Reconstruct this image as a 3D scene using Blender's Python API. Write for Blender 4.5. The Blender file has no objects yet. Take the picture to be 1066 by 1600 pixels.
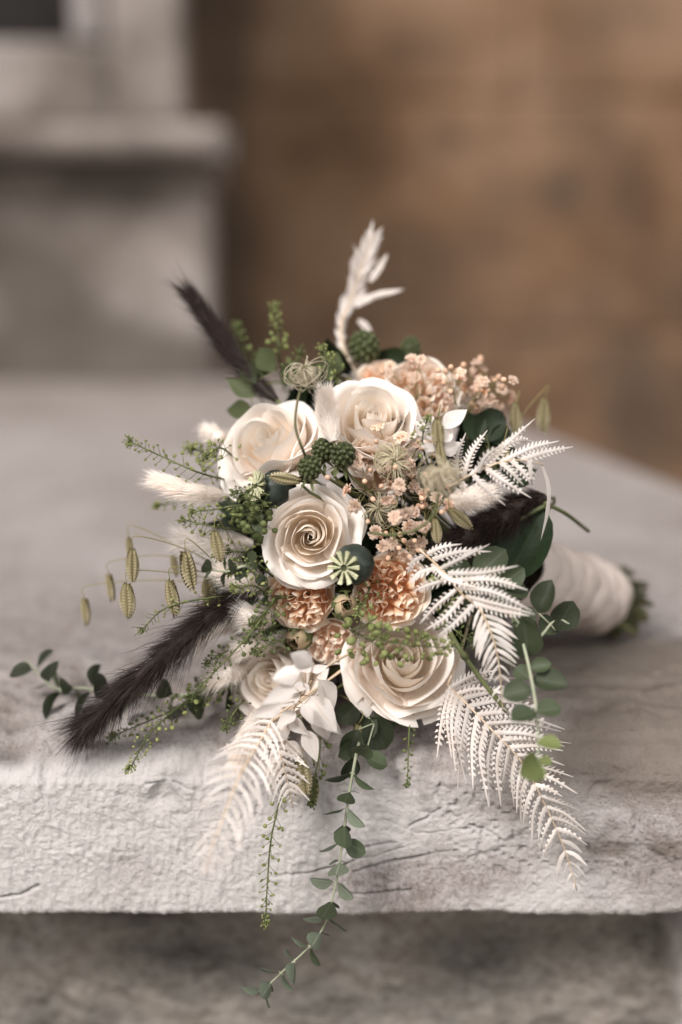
import bpy, math, random
import numpy as np
from mathutils import Vector, Matrix, Quaternion

rnd = random.Random(7)
nr = np.random.RandomState(7)
SC = bpy.context.scene
COL = SC.collection

# ------------------------------------------------------------------ camera, sky, sun, exposure
PITCH = math.radians(12.0)
CAM = Vector((0.0, -1.0, 0.373))
FPX = 1066 * 50 / 24.0
cam_d = bpy.data.cameras.new('camera')
cam = bpy.data.objects.new('camera', cam_d)
COL.objects.link(cam)
cam.location = CAM
cam.rotation_euler = (math.pi / 2 - PITCH, 0, 0)
cam_d.sensor_fit = 'HORIZONTAL'
cam_d.sensor_width = 24
cam_d.lens = 50
cam_d.clip_start = 0.02
cam_d.clip_end = 200
cam_d.dof.use_dof = True
cam_d.dof.focus_distance = 1.035
cam_d.dof.aperture_fstop = 1.3
SC.camera = cam

SUN_EL, SUN_AZ = math.radians(42), math.radians(-38)      # soft light from the front left, azimuth measured from -Y towards -X
w = bpy.data.worlds.new('World')
SC.world = w
w.use_nodes = True
nt = w.node_tree
bg = nt.nodes['Background']
sky = nt.nodes.new('ShaderNodeTexSky')
sky.sky_type = 'NISHITA'
sky.sun_disc = False
sky.sun_elevation = SUN_EL
sky.sun_rotation = math.pi + SUN_AZ
sky.dust_density = 6.0
sky.air_density = 1.0
sky.ozone_density = 0.3
hs = nt.nodes.new('ShaderNodeHueSaturation')              # overcast: the blue is washed out of the whole sky
hs.inputs['Saturation'].default_value = 0.08
nt.links.new(sky.outputs[0], hs.inputs['Color'])
nt.links.new(hs.outputs[0], bg.inputs[0])
bg.inputs[1].default_value = 0.05
sun_d = bpy.data.lights.new('sun', 'SUN')
sun_d.energy = 2.7
sun_d.angle = math.radians(20)
sun_d.color = (1.0, 0.945, 0.915)
sun = bpy.data.objects.new('sun', sun_d)
COL.objects.link(sun)
sd = Vector((math.sin(SUN_AZ) * math.cos(SUN_EL), -math.cos(SUN_AZ) * math.cos(SUN_EL), math.sin(SUN_EL)))
sun.rotation_euler = sd.to_track_quat('Z', 'Y').to_euler()
SC.view_settings.view_transform = 'Standard'
SC.view_settings.look = 'None'
SC.view_settings.gamma = 1.0
SC.view_settings.exposure = 0.78
SC.cycles.use_denoising = True
SC.cycles.max_bounces = 12
SC.cycles.diffuse_bounces = 9

# ------------------------------------------------------------------ helpers
def W(px, py, y):
    """point of the place at depth y that the photograph shows at px, py"""
    dx, dy = (px - 533) / FPX, (800 - py) / FPX
    d = Vector((dx, math.cos(PITCH) + dy * math.sin(PITCH), -math.sin(PITCH) + dy * math.cos(PITCH)))
    return CAM + d * ((y - CAM.y) / d.y)

def tagp(o, label=None, cat=None, group=None, kind=None):
    if label: o['label'] = label
    if cat: o['category'] = cat
    if group: o['group'] = group
    if kind: o['kind'] = kind
    return o

def thing(name, label, cat, loc=(0, 0, 0), rot=None, group=None):
    o = bpy.data.objects.new(name, None)
    o.empty_display_size = 0.01
    COL.objects.link(o)
    o.location = loc
    if rot is not None:
        o.rotation_mode = 'QUATERNION'
        o.rotation_quaternion = rot
    return tagp(o, label, cat, group)

def mesh(name, V, Fc, mat, uv=None, smooth=True, attr=None):
    m = bpy.data.meshes.new(name)
    m.from_pydata([tuple(v) for v in V] if not isinstance(V, np.ndarray) else V.tolist(), [], Fc)
    if uv is not None:
        ul = m.uv_layers.new(name='UVMap')
        li = np.empty(len(m.loops), dtype=np.int32)
        m.loops.foreach_get('vertex_index', li)
        ul.data.foreach_set('uv', np.asarray(uv, dtype=np.float32)[li].ravel())
    if attr:
        for k, a in attr.items():
            at = m.attributes.new(k, 'FLOAT', 'POINT')
            at.data.foreach_set('value', np.asarray(a, dtype=np.float32))
    if smooth:
        m.polygons.foreach_set('use_smooth', np.ones(len(m.polygons), dtype=bool))
    if mat: m.materials.append(mat)
    m.update()
    return m

def part(name, me, parent=None, mtx=None, kind=None):
    o = bpy.data.objects.new(name, me)
    COL.objects.link(o)
    if parent is not None: o.parent = parent
    if mtx is not None: o.matrix_local = mtx
    if kind: o['kind'] = kind
    return o

class MB:
    """collects geometry for one mesh"""
    def __init__(s):
        s.V, s.F, s.U = [], [], []
    def add(s, V, F, U=None):
        n = len(s.V)
        s.V.extend([tuple(v) for v in V])
        s.F.extend([tuple(i + n for i in f) for f in F])
        s.U.extend(U if U is not None else [(0.5, 0.5)] * len(V))
    def tube(s, pts, r0, r1=None, sides=6, cap=True):
        r1 = r0 if r1 is None else r1
        pts = [Vector(p) for p in pts]
        n = len(pts)
        V, F, U = [], [], []
        up = Vector((0.31, 0.52, 0.79))
        for i, p in enumerate(pts):
            t = (pts[min(i + 1, n - 1)] - pts[max(i - 1, 0)])
            if t.length < 1e-9: t = Vector((0, 0, 1))
            t.normalize()
            a = up - t * up.dot(t)
            if a.length < 1e-4: a = t.orthogonal()
            a.normalize(); b = t.cross(a)
            up = a
            k = i / max(1, n - 1)
            r = r0 + (r1 - r0) * k
            for j in range(sides):
                q = 2 * math.pi * j / sides
                V.append(p + (a * math.cos(q) + b * math.sin(q)) * r)
                U.append((j / sides, k))
        for i in range(n - 1):
            for j in range(sides):
                j2 = (j + 1) % sides
                F.append((i * sides + j, i * sides + j2, (i + 1) * sides + j2, (i + 1) * sides + j))
        if cap:
            F.append(tuple(range(sides - 1, -1, -1)))
            F.append(tuple((n - 1) * sides + j for j in range(sides)))
        s.add(V, F, U)
    def grid(s, P, U=None):
        """P[i][j] points"""
        nu, nv = len(P), len(P[0])
        V = [p for row in P for p in row]
        F = [(i * nv + j, (i + 1) * nv + j, (i + 1) * nv + j + 1, i * nv + j + 1) for i in range(nu - 1) for j in range(nv - 1)]
        Uv = [(i / (nu - 1), j / (nv - 1)) for i in range(nu) for j in range(nv)] if U is None else U
        s.add(V, F, Uv)
    def blob(s, c, r, ax=None, st=1.0, seg=6, rings=4):
        """small ellipsoid, st stretches it along ax"""
        ax = Vector(ax).normalized() if ax is not None else Vector((0, 0, 1))
        q = ax.to_track_quat('Z', 'Y')
        c = Vector(c)
        V, F, U = [c + q @ Vector((0, 0, -r * st))], [], [(0.5, 0)]
        for i in range(1, rings):
            th = math.pi * i / rings
            for j in range(seg):
                a = 2 * math.pi * j / seg
                V.append(c + q @ Vector((r * math.sin(th) * math.cos(a), r * math.sin(th) * math.sin(a), -r * st * math.cos(th))))
                U.append((j / seg, i / rings))
        V.append(c + q @ Vector((0, 0, r * st))); U.append((0.5, 1))
        for j in range(seg): F.append((0, 1 + (j + 1) % seg, 1 + j))
        for i in range(rings - 2):
            for j in range(seg):
                a, b = 1 + i * seg + j, 1 + i * seg + (j + 1) % seg
                F.append((a, b, b + seg, a + seg))
        e = len(V) - 1; o = 1 + (rings - 2) * seg
        for j in range(seg): F.append((o + j, o + (j + 1) % seg, e))
        s.add(V, F, U)
    def hair(s, p, d, w):
        """one tapering bristle, bent a little"""
        p = Vector(p); d = Vector(d)
        side = d.cross(Vector((rnd.gauss(0, 1), rnd.gauss(0, 1), rnd.gauss(0, 1))))
        if side.length < 1e-9: side = d.orthogonal()
        side.normalize(); side *= w
        m = p + d * 0.55 + Vector((0, 0, -0.03 * d.length)) + Vector((rnd.gauss(0, .03), rnd.gauss(0, .03), rnd.gauss(0, .03))) * d.length
        s.add([p - side, p + side, m + side * .6, m - side * .6, p + d + Vector((0, 0, -0.10 * d.length))],
              [(0, 1, 2, 3), (3, 2, 4)], [(0, 0), (1, 0), (1, .5), (0, .5), (.5, 1)])
    def build(s, name, mat, parent=None, off=None, kind=None, smooth=True, mtx=None):
        V = np.array([tuple(v) for v in s.V], dtype=np.float64)
        if off is not None: V = V - np.array(tuple(off))
        return part(name, mesh(name, V, s.F, mat, s.U, smooth), parent, mtx, kind)

def cat(pts, n=24):
    """Catmull-Rom through pts"""
    pts = [Vector(p) for p in pts]
    if len(pts) == 2: return [pts[0].lerp(pts[1], i / (n - 1)) for i in range(n)]
    P = [pts[0] * 2 - pts[1]] + pts + [pts[-1] * 2 - pts[-2]]
    out = []
    m = len(pts) - 1
    for k in range(n):
        u = k / (n - 1) * m
        i = min(int(u), m - 1); t = u - i
        a, b, c, d = P[i], P[i + 1], P[i + 2], P[i + 3]
        out.append(0.5 * ((2 * b) + (c - a) * t + (2 * a - 5 * b + 4 * c - d) * t * t + (3 * b - a - 3 * c + d) * t ** 3))
    return out

def at_t(path, t):
    u = max(0, min(1, t)) * (len(path) - 1)
    i = min(int(u), len(path) - 2)
    return path[i].lerp(path[i + 1], u - i), (path[i + 1] - path[i]).normalized()

def frame(p, x, z, s=1.0, sx=1.0, sy=1.0):
    """matrix with local x along x and local z near z"""
    x = Vector(x).normalized(); z = Vector(z)
    y = z.cross(x)
    if y.length < 1e-6: y = x.orthogonal()
    y.normalize(); z = x.cross(y)
    M = Matrix.Identity(4)
    for i in range(3):
        M[i][0], M[i][1], M[i][2], M[i][3] = x[i] * s * sx, y[i] * s * sy, z[i] * s, p[i]
    return M

def rv(s=1.0): return Vector((rnd.gauss(0, s), rnd.gauss(0, s), rnd.gauss(0, s)))

# value noise for mesh relief
_T = np.random.RandomState(3).rand(256, 256)
def vn(x, y, sd=0):
    x = np.asarray(x) + sd * 17.31; y = np.asarray(y) + sd * 9.77
    xi, yi = np.floor(x).astype(int), np.floor(y).astype(int)
    fx, fy = x - xi, y - yi
    fx, fy = fx * fx * (3 - 2 * fx), fy * fy * (3 - 2 * fy)
    g = lambda a, b: _T[a % 256, b % 256]
    return (g(xi, yi) * (1 - fx) + g(xi + 1, yi) * fx) * (1 - fy) + (g(xi, yi + 1) * (1 - fx) + g(xi + 1, yi + 1) * fx) * fy
def fbm(x, y, sd=0, o=4):
    s, a, t = 0, 1, 0
    for k in range(o):
        s = s + a * (vn(x * 2 ** k, y * 2 ** k, sd + k) - .5); t += a; a *= .5
    return s / t * 2

# ------------------------------------------------------------------ materials
def nodes(name):
    m = bpy.data.materials.new(name)
    m.use_nodes = True
    t = m.node_tree
    return m, t, t.nodes['Principled BSDF'], t.nodes['Material Output']

def rgb(c): return (c[0], c[1], c[2], 1)

def ramp(t, stops):
    r = t.nodes.new('ShaderNodeValToRGB')
    e = r.color_ramp.elements
    while len(e) < len(stops): e.new(0.5)
    for x, (p, c) in zip(e, stops): x.position = p; x.color = rgb(c)
    return r

def plant(name, c0, c1=None, rough=0.55, trans=0.3, scale=60.0, bump=0.15, uvstops=None, spec=0.22, bscale=None, vein=None, jit=None):
    """leaf or petal: mottled colour, some light let through"""
    m, t, b, out = nodes(name)
    N, L = t.nodes, t.links
    tc = N.new('ShaderNodeTexCoord')
    no = N.new('ShaderNodeTexNoise'); no.inputs['Scale'].default_value = scale; no.inputs['Detail'].default_value = 5
    L.new(tc.outputs['Object'], no.inputs['Vector'])
    if uvstops:
        sep = N.new('ShaderNodeSeparateXYZ'); L.new(tc.outputs['UV'], sep.inputs[0])
        r = ramp(t, uvstops); L.new(sep.outputs['Y'], r.inputs[0])
        mx = N.new('ShaderNodeMix'); mx.data_type = 'RGBA'; mx.blend_type = 'MULTIPLY'
        r2 = ramp(t, [(0.3, (0.82, 0.80, 0.78)), (0.7, (1, 1, 1))]); L.new(no.outputs['Fac'], r2.inputs[0])
        mx.inputs[0].default_value = 0.35
        L.new(r.outputs[0], mx.inputs[6]); L.new(r2.outputs[0], mx.inputs[7])
        col = mx.outputs[2]
    else:
        r = ramp(t, [(0.32, c0), (0.68, c1 or c0)]); L.new(no.outputs['Fac'], r.inputs[0])
        col = r.outputs[0]
    if vein:
        sv = N.new('ShaderNodeSeparateXYZ'); L.new(tc.outputs['UV'], sv.inputs[0])
        # midrib along the leaf and slanting side veins
        m1 = N.new('ShaderNodeMath'); m1.operation = 'SUBTRACT'; m1.inputs[1].default_value = 0.5; L.new(sv.outputs['Y'], m1.inputs[0])
        m2 = N.new('ShaderNodeMath'); m2.operation = 'ABSOLUTE'; L.new(m1.outputs[0], m2.inputs[0])
        m3 = N.new('ShaderNodeMapRange'); m3.inputs[1].default_value = 0.015; m3.inputs[2].default_value = 0.055; m3.inputs[3].default_value = 0.75; m3.inputs[4].default_value = 0.0
        L.new(m2.outputs[0], m3.inputs[0])
        m4 = N.new('ShaderNodeMath'); m4.operation = 'MULTIPLY_ADD'; m4.inputs[1].default_value = -0.6; L.new(m2.outputs[0], m4.inputs[0]); L.new(sv.outputs['X'], m4.inputs[2])
        m5 = N.new('ShaderNodeMath'); m5.operation = 'MULTIPLY'; m5.inputs[1].default_value = 44.0; L.new(m4.outputs[0], m5.inputs[0])
        m6 = N.new('ShaderNodeMath'); m6.operation = 'SINE'; L.new(m5.outputs[0], m6.inputs[0])
        m7 = N.new('ShaderNodeMapRange'); m7.inputs[1].default_value = 0.82; m7.inputs[2].default_value = 1.0; m7.inputs[3].default_value = 0.0; m7.inputs[4].default_value = 0.28
        L.new(m6.outputs[0], m7.inputs[0])
        m8 = N.new('ShaderNodeMath'); m8.operation = 'MAXIMUM'; L.new(m3.outputs[0], m8.inputs[0]); L.new(m7.outputs[0], m8.inputs[1])
        mv = N.new('ShaderNodeMix'); mv.data_type = 'RGBA'; L.new(m8.outputs[0], mv.inputs[0]); L.new(col, mv.inputs[6]); mv.inputs[7].default_value = rgb(vein)
        col = mv.outputs[2]
    oi = N.new('ShaderNodeObjectInfo')
    hv = N.new('ShaderNodeHueSaturation')
    mr = N.new('ShaderNodeMapRange'); mr.inputs[3].default_value, mr.inputs[4].default_value = jit or ((0.95, 1.02) if uvstops else (0.82, 1.15))
    L.new(oi.outputs['Random'], mr.inputs[0]); L.new(mr.outputs[0], hv.inputs['Value'])
    L.new(col, hv.inputs['Color']); col = hv.outputs[0]
    L.new(col, b.inputs['Base Color'])
    b.inputs['Roughness'].default_value = rough
    b.inputs['Specular IOR Level'].default_value = spec
    if bump:
        bp = N.new('ShaderNodeBump'); bp.inputs['Strength'].default_value = bump; bp.inputs['Distance'].default_value = 0.001
        n2 = N.new('ShaderNodeTexNoise'); n2.inputs['Scale'].default_value = bscale or scale * 6
        if uvstops:
            um = N.new('ShaderNodeMapping'); um.inputs['Scale'].default_value = (46, 2.5, 1); n2.inputs['Scale'].default_value = 1.0; n2.inputs['Detail'].default_value = 3
            L.new(tc.outputs['UV'], um.inputs[0]); L.new(um.outputs[0], n2.inputs['Vector']); bp.inputs['Strength'].default_value = 0.35; bp.inputs['Distance'].default_value = 0.0006
        else: L.new(tc.outputs['Object'], n2.inputs['Vector'])
        L.new(n2.outputs['Fac'], bp.inputs['Height']); L.new(bp.outputs[0], b.inputs['Normal'])
    if trans:
        tr = N.new('ShaderNodeBsdfTranslucent'); L.new(col, tr.inputs[0])
        ms = N.new('ShaderNodeMixShader'); ms.inputs[0].default_value = trans
        L.new(b.outputs[0], ms.inputs[1]); L.new(tr.outputs[0], ms.inputs[2]); L.new(ms.outputs[0], out.inputs[0])
    return m

M = {}
IVW = (0.97, 0.91, 0.85)
M['ivory'] = plant('ivory_petal', None, uvstops=[(0.0, (0.90, 0.82, 0.62)), (0.35, (0.96, 0.89, 0.81)), (0.8, IVW)], rough=0.6, trans=0.30, scale=40, bump=0.12, bscale=500)
M['blush'] = plant('blush_petal', None, uvstops=[(0.0, (0.96, 0.79, 0.57)), (0.45, (0.97, 0.875, 0.76)), (0.9, (0.97, 0.92, 0.855))], rough=0.6, trans=0.32, scale=40, bump=0.1, bscale=500)
M['peach'] = plant('peach_petal', None, uvstops=[(0.0, (0.93, 0.53, 0.28)), (0.5, (0.96, 0.69, 0.46)), (0.8, (0.97, 0.80, 0.62)), (1.0, (0.97, 0.90, 0.81))], rough=0.6, trans=0.35, scale=70, bump=0.1, bscale=600)
M['peach_pale'] = plant('pale_peach_petal', None, uvstops=[(0.0, (0.94, 0.68, 0.48)), (0.5, (0.96, 0.79, 0.65)), (0.8, (0.96, 0.85, 0.73)), (1.0, (0.97, 0.91, 0.84))], rough=0.6, trans=0.35, scale=70, bump=0.1, bscale=600)
M['gyp'] = plant('gypsophila_petal', None, uvstops=[(0.0, (0.55, 0.22, 0.06)), (0.35, (0.84, 0.50, 0.30)), (1.0, (0.94, 0.78, 0.66))], rough=0.7, trans=0.3, scale=150, bump=0, jit=(0.66, 1.06))
M['gyp_bud'] = plant('gypsophila_bud', (0.70, 0.42, 0.28), (0.80, 0.56, 0.40), rough=0.7, trans=0.1, scale=200, bump=0)
M['gyp_stem'] = plant('gypsophila_stem', (0.20, 0.19, 0.07), (0.28, 0.23, 0.11), rough=0.6, trans=0, scale=80, bump=0)
M['stem'] = plant('green_stem', (0.085, 0.10, 0.042), (0.15, 0.16, 0.072), rough=0.5, trans=0, scale=60, bump=0.1)
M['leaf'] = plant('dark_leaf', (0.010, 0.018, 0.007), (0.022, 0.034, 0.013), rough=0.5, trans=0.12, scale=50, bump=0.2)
M['big_leaf'] = plant('glossy_leaf', (0.016, 0.032, 0.012), (0.028, 0.048, 0.02), rough=0.4, trans=0.1, scale=40, bump=0.15, vein=(0.05, 0.075, 0.035))
M['euc'] = plant('eucalyptus_leaf', (0.030, 0.043, 0.020), (0.072, 0.090, 0.046), rough=0.45, trans=0.15, scale=190, bump=0.3, vein=(0.085, 0.10, 0.066), jit=(0.55, 1.35), spec=0.35)
M['euc_pale'] = plant('pale_eucalyptus_leaf', (0.085, 0.108, 0.07), (0.20, 0.23, 0.17), rough=0.55, trans=0.25, scale=190, bump=0.3, vein=(0.30, 0.32, 0.25), jit=(0.7, 1.2))
M['euc_lime'] = plant('young_eucalyptus_leaf', (0.15, 0.19, 0.06), (0.24, 0.27, 0.11), rough=0.5, trans=0.35, scale=120, bump=0.2)
M['euc_stem'] = plant('eucalyptus_stem', (0.26, 0.30, 0.20), (0.36, 0.36, 0.26), rough=0.6, trans=0, scale=90, bump=0.1)
M['lime'] = plant('lime_pod', (0.18, 0.21, 0.065), (0.34, 0.36, 0.15), rough=0.5, trans=0.25, scale=200, bump=0)
M['lime_deep'] = plant('green_pod', (0.08, 0.105, 0.034), (0.17, 0.195, 0.075), rough=0.45, trans=0.2, scale=150, bump=0)
M['sepal'] = plant('green_sepal', (0.09, 0.115, 0.042), (0.17, 0.19, 0.08), rough=0.5, trans=0.2, scale=90, bump=0.15)
M['bud'] = plant('green_bud_petal', None, uvstops=[(0.0, (0.16, 0.20, 0.07)), (0.55, (0.34, 0.36, 0.17)), (1.0, (0.66, 0.50, 0.34))], rough=0.55, trans=0.2, scale=90, bump=0.15)
M['berry'] = plant('green_berry', (0.026, 0.034, 0.013), (0.085, 0.10, 0.04), rough=0.4, trans=0, scale=400, bump=0)
M['berry_hair'] = plant('berry_hair', (0.42, 0.40, 0.22), rough=0.6, trans=0.2, bump=0)
M['pod'] = plant('poppy_pod', (0.014, 0.021, 0.017), (0.048, 0.060, 0.048), rough=0.5, trans=0, scale=90, bump=0.15)
M['pod_ray'] = plant('poppy_crown', (0.42, 0.43, 0.25), (0.66, 0.65, 0.45), rough=0.6, trans=0.05, scale=250, bump=0.2)
M['pod_disc'] = plant('poppy_disc', (0.03, 0.036, 0.016), (0.07, 0.08, 0.035), rough=0.6, trans=0, scale=150, bump=0.2)
M['briza'] = plant('quaking_grass_scale', None, uvstops=[(0.0, (0.13, 0.115, 0.045)), (0.55, (0.34, 0.29, 0.155)), (1.0, (0.66, 0.58, 0.42))], rough=0.55, trans=0.25, scale=150, bump=0)
M['bunny'] = plant('bunny_tail_hair', (0.92, 0.85, 0.79), (0.94, 0.90, 0.86), rough=0.8, trans=0.4, scale=60, bump=0)
M['bunny_core'] = plant('bunny_tail_core', (0.86, 0.78, 0.70), (0.90, 0.84, 0.77), rough=0.9, trans=0.2, scale=60, bump=0)
M['dark_hair'] = plant('dark_bristle', (0.007, 0.0045, 0.0045), (0.075, 0.051, 0.044), rough=0.5, trans=0.15, scale=700, bump=0)
M['dark_core'] = plant('dark_grass_seed', (0.012, 0.008, 0.007), (0.05, 0.035, 0.027), rough=0.6, trans=0.05, scale=300, bump=0)
M['fern'] = plant('bleached_fern', (0.78, 0.70, 0.64), (0.88, 0.83, 0.79), rough=0.75, trans=0.38, scale=80, bump=0.1)
M['fern_rib'] = plant('bleached_rib', (0.55, 0.40, 0.26), (0.72, 0.60, 0.46), rough=0.6, trans=0.1, scale=120, bump=0)
M['white_leaf'] = plant('bleached_leaf', (0.82, 0.75, 0.70), (0.89, 0.85, 0.82), rough=0.6, trans=0.4, scale=60, bump=0.15, vein=(0.72, 0.62, 0.54))
M['seed'] = plant('seed_filament', (0.50, 0.43, 0.26), (0.68, 0.62, 0.46), rough=0.55, trans=0.2, scale=200, bump=0)
M['seed_pale'] = plant('pale_seed_filament', (0.52, 0.44, 0.30), (0.72, 0.65, 0.50), rough=0.55, trans=0.25, scale=200, bump=0)
M['seed_stem'] = plant('brown_stem', (0.10, 0.10, 0.05), (0.16, 0.14, 0.07), rough=0.55, trans=0, scale=90, bump=0)
M['cut'] = plant('cut_stem', (0.03, 0.035, 0.014), (0.16, 0.16, 0.07), rough=0.5, trans=0, scale=35, bump=0.1)

def cloth():
    m, t, b, out = nodes('ribbon_cloth')
    N, L = t.nodes, t.links
    tc = N.new('ShaderNodeTexCoord')
    no = N.new('ShaderNodeTexNoise'); no.inputs['Scale'].default_value = 25; no.inputs['Detail'].default_value = 6
    L.new(tc.outputs['Object'], no.inputs['Vector'])
    r = ramp(t, [(0.3, (0.40, 0.325, 0.285)), (0.7, (0.56, 0.48, 0.43))]); L.new(no.outputs['Fac'], r.inputs[0])
    L.new(r.outputs[0], b.inputs['Base Color']); b.inputs['Roughness'].default_value = 0.75
    wv = N.new('ShaderNodeTexWave'); wv.inputs['Scale'].default_value = 300; wv.inputs['Distortion'].default_value = 3
    L.new(tc.outputs['Object'], wv.inputs['Vector'])
    bp = N.new('ShaderNodeBump'); bp.inputs['Strength'].default_value = 0.3; bp.inputs['Distance'].default_value = 0.001
    L.new(wv.outputs['Fac'], bp.inputs['Height']); L.new(bp.outputs[0], b.inputs['Normal'])
    return m
M['cloth'] = cloth()

def stone(name, stops, scale=3.0, dark=(0.12, 0.10, 0.09), spots=0.5, bump=0.5, fine=260, attrs=(), rough=0.9, stretch=(1, 1, 1)):
    """stone: layered noise, dark flecks, grain; attrs = [(attribute, colour, strength)] of stains and painted shade laid on the mesh"""
    m, t, b, out = nodes(name)
    N, L = t.nodes, t.links
    tc = N.new('ShaderNodeTexCoord')
    mp = N.new('ShaderNodeMapping'); mp.inputs['Scale'].default_value = stretch
    L.new(tc.outputs['Object'], mp.inputs[0])
    n1 = N.new('ShaderNodeTexNoise'); n1.inputs['Scale'].default_value = scale; n1.inputs['Detail'].default_value = 8; n1.inputs['Roughness'].default_value = 0.62
    n2 = N.new('ShaderNodeTexNoise'); n2.inputs['Scale'].default_value = scale * 14; n2.inputs['Detail'].default_value = 6; n2.inputs['Roughness'].default_value = 0.7
    n3 = N.new('ShaderNodeTexNoise'); n3.inputs['Scale'].default_value = fine; n3.inputs['Detail'].default_value = 4; n3.inputs['Roughness'].default_value = 0.7
    for n in (n1, n2, n3): L.new(mp.outputs[0], n.inputs['Vector'])
    r = ramp(t, stops); L.new(n1.outputs['Fac'], r.inputs[0])
    col = r.outputs[0]
    def mul(col, src, lo, hi, c0, fac):
        rr = ramp(t, [(lo, c0), (hi, (1, 1, 1))]); L.new(src, rr.inputs[0])
        mx = N.new('ShaderNodeMix'); mx.data_type = 'RGBA'; mx.blend_type = 'MULTIPLY'; mx.inputs[0].default_value = fac
        L.new(col, mx.inputs[6]); L.new(rr.outputs[0], mx.inputs[7])
        return mx.outputs[2]
    col = mul(col, n2.outputs['Fac'], 0.32, 0.55, (0.62, 0.58, 0.55), spots)
    col = mul(col, n3.outputs['Fac'], 0.36, 0.50, (0.48, 0.45, 0.43), spots)
    for a, c, k in attrs:
        at = N.new('ShaderNodeAttribute'); at.attribute_name = a
        mm = N.new('ShaderNodeMath'); mm.operation = 'MULTIPLY'; mm.inputs[1].default_value = k; mm.use_clamp = True
        L.new(at.outputs['Fac'], mm.inputs[0])
        mx = N.new('ShaderNodeMix'); mx.data_type = 'RGBA'
        L.new(mm.outputs[0], mx.inputs[0]); L.new(col, mx.inputs[6]); mx.inputs[7].default_value = rgb(c)
        col = mx.outputs[2]
    L.new(col, b.inputs['Base Color'])
    b.inputs['Roughness'].default_value = rough; b.inputs['Specular IOR Level'].default_value = 0.2
    bp = N.new('ShaderNodeBump'); bp.inputs['Strength'].default_value = bump; bp.inputs['Distance'].default_value = 0.0022
    ad = N.new('ShaderNodeMath'); ad.operation = 'ADD'
    L.new(n3.outputs['Fac'], ad.inputs[0]); L.new(n2.outputs['Fac'], ad.inputs[1]); L.new(ad.outputs[0], bp.inputs['Height'])
    L.new(bp.outputs[0], b.inputs['Normal'])
    return m

M['ledge'] = stone('pale_limestone', [(0.30, (0.335, 0.295, 0.28)), (0.5, (0.43, 0.388, 0.373)), (0.7, (0.50, 0.465, 0.45))], scale=5, spots=0.8, bump=1.0, fine=480,
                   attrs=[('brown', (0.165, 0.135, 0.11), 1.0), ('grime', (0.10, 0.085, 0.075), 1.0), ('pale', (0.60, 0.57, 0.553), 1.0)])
M['base'] = stone('dark_limestone', [(0.32, (0.06, 0.052, 0.046)), (0.44, (0.215, 0.20, 0.18)), (0.56, (0.33, 0.295, 0.26)), (0.68, (0.48, 0.455, 0.425))], scale=9, spots=0.8, bump=0.8, fine=160,
                  attrs=[('pale', (0.46, 0.43, 0.41), 1.0)], stretch=(0.6, 1, 1.3))
M['ped'] = stone('grey_sandstone', [(0.36, (0.12, 0.10, 0.085)), (0.5, (0.27, 0.236, 0.213)), (0.64, (0.39, 0.355, 0.335))], scale=2.2, spots=0.5, bump=0.5, fine=60,
                 attrs=[('dark_tone', (0.075, 0.062, 0.05), 1.0)])
M['brown'] = stone('brown_sandstone', [(0.34, (0.085, 0.047, 0.026)), (0.5, (0.195, 0.115, 0.066)), (0.66, (0.26, 0.165, 0.105))], scale=2.6, spots=0.5, bump=0.5, fine=60,
                   attrs=[('dark_tone', (0.06, 0.042, 0.03), 1.0)])
M['soil'] = stone('paving_ground', [(0.3, (0.16, 0.14, 0.12)), (0.7, (0.26, 0.24, 0.21))], scale=2, spots=0.6, fine=60)
M['void'] = stone('dark_recess', [(0.3, (0.012, 0.011, 0.010)), (0.7, (0.03, 0.027, 0.025))], scale=4, spots=0.3, fine=60)

# ------------------------------------------------------------------ the setting
def sheet(name, me_name, P, mat, attr=None, parent=None):
    """P: array (n, m, 3)"""
    n, m_, _ = P.shape
    idx = np.arange(n * m_).reshape(n, m_)
    F = np.stack([idx[:-1, :-1], idx[1:, :-1], idx[1:, 1:], idx[:-1, 1:]], -1).reshape(-1, 4)
    return part(name, mesh(me_name, P.reshape(-1, 3), F.tolist(), mat, None, True, {k: v.ravel() for k, v in (attr or {}).items()}), parent)

gr = sheet('ground', 'ground', np.array([[(-60, -60, -1.3), (-60, 60, -1.3)], [(60, -60, -1.3), (60, 60, -1.3)]][::-1], dtype=float), M['soil'])
gr['kind'] = 'structure'

def seg_dist(X, Z, poly):
    d = np.full(X.shape, 9.0)
    for (x0, z0), (x1, z1) in zip(poly[:-1], poly[1:]):
        vx, vz = x1 - x0, z1 - z0
        t = np.clip(((X - x0) * vx + (Z - z0) * vz) / (vx * vx + vz * vz + 1e-12), 0, 1)
        d = np.minimum(d, np.hypot(X - x0 - t * vx, Z - z0 - t * vz))
    return d

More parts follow.
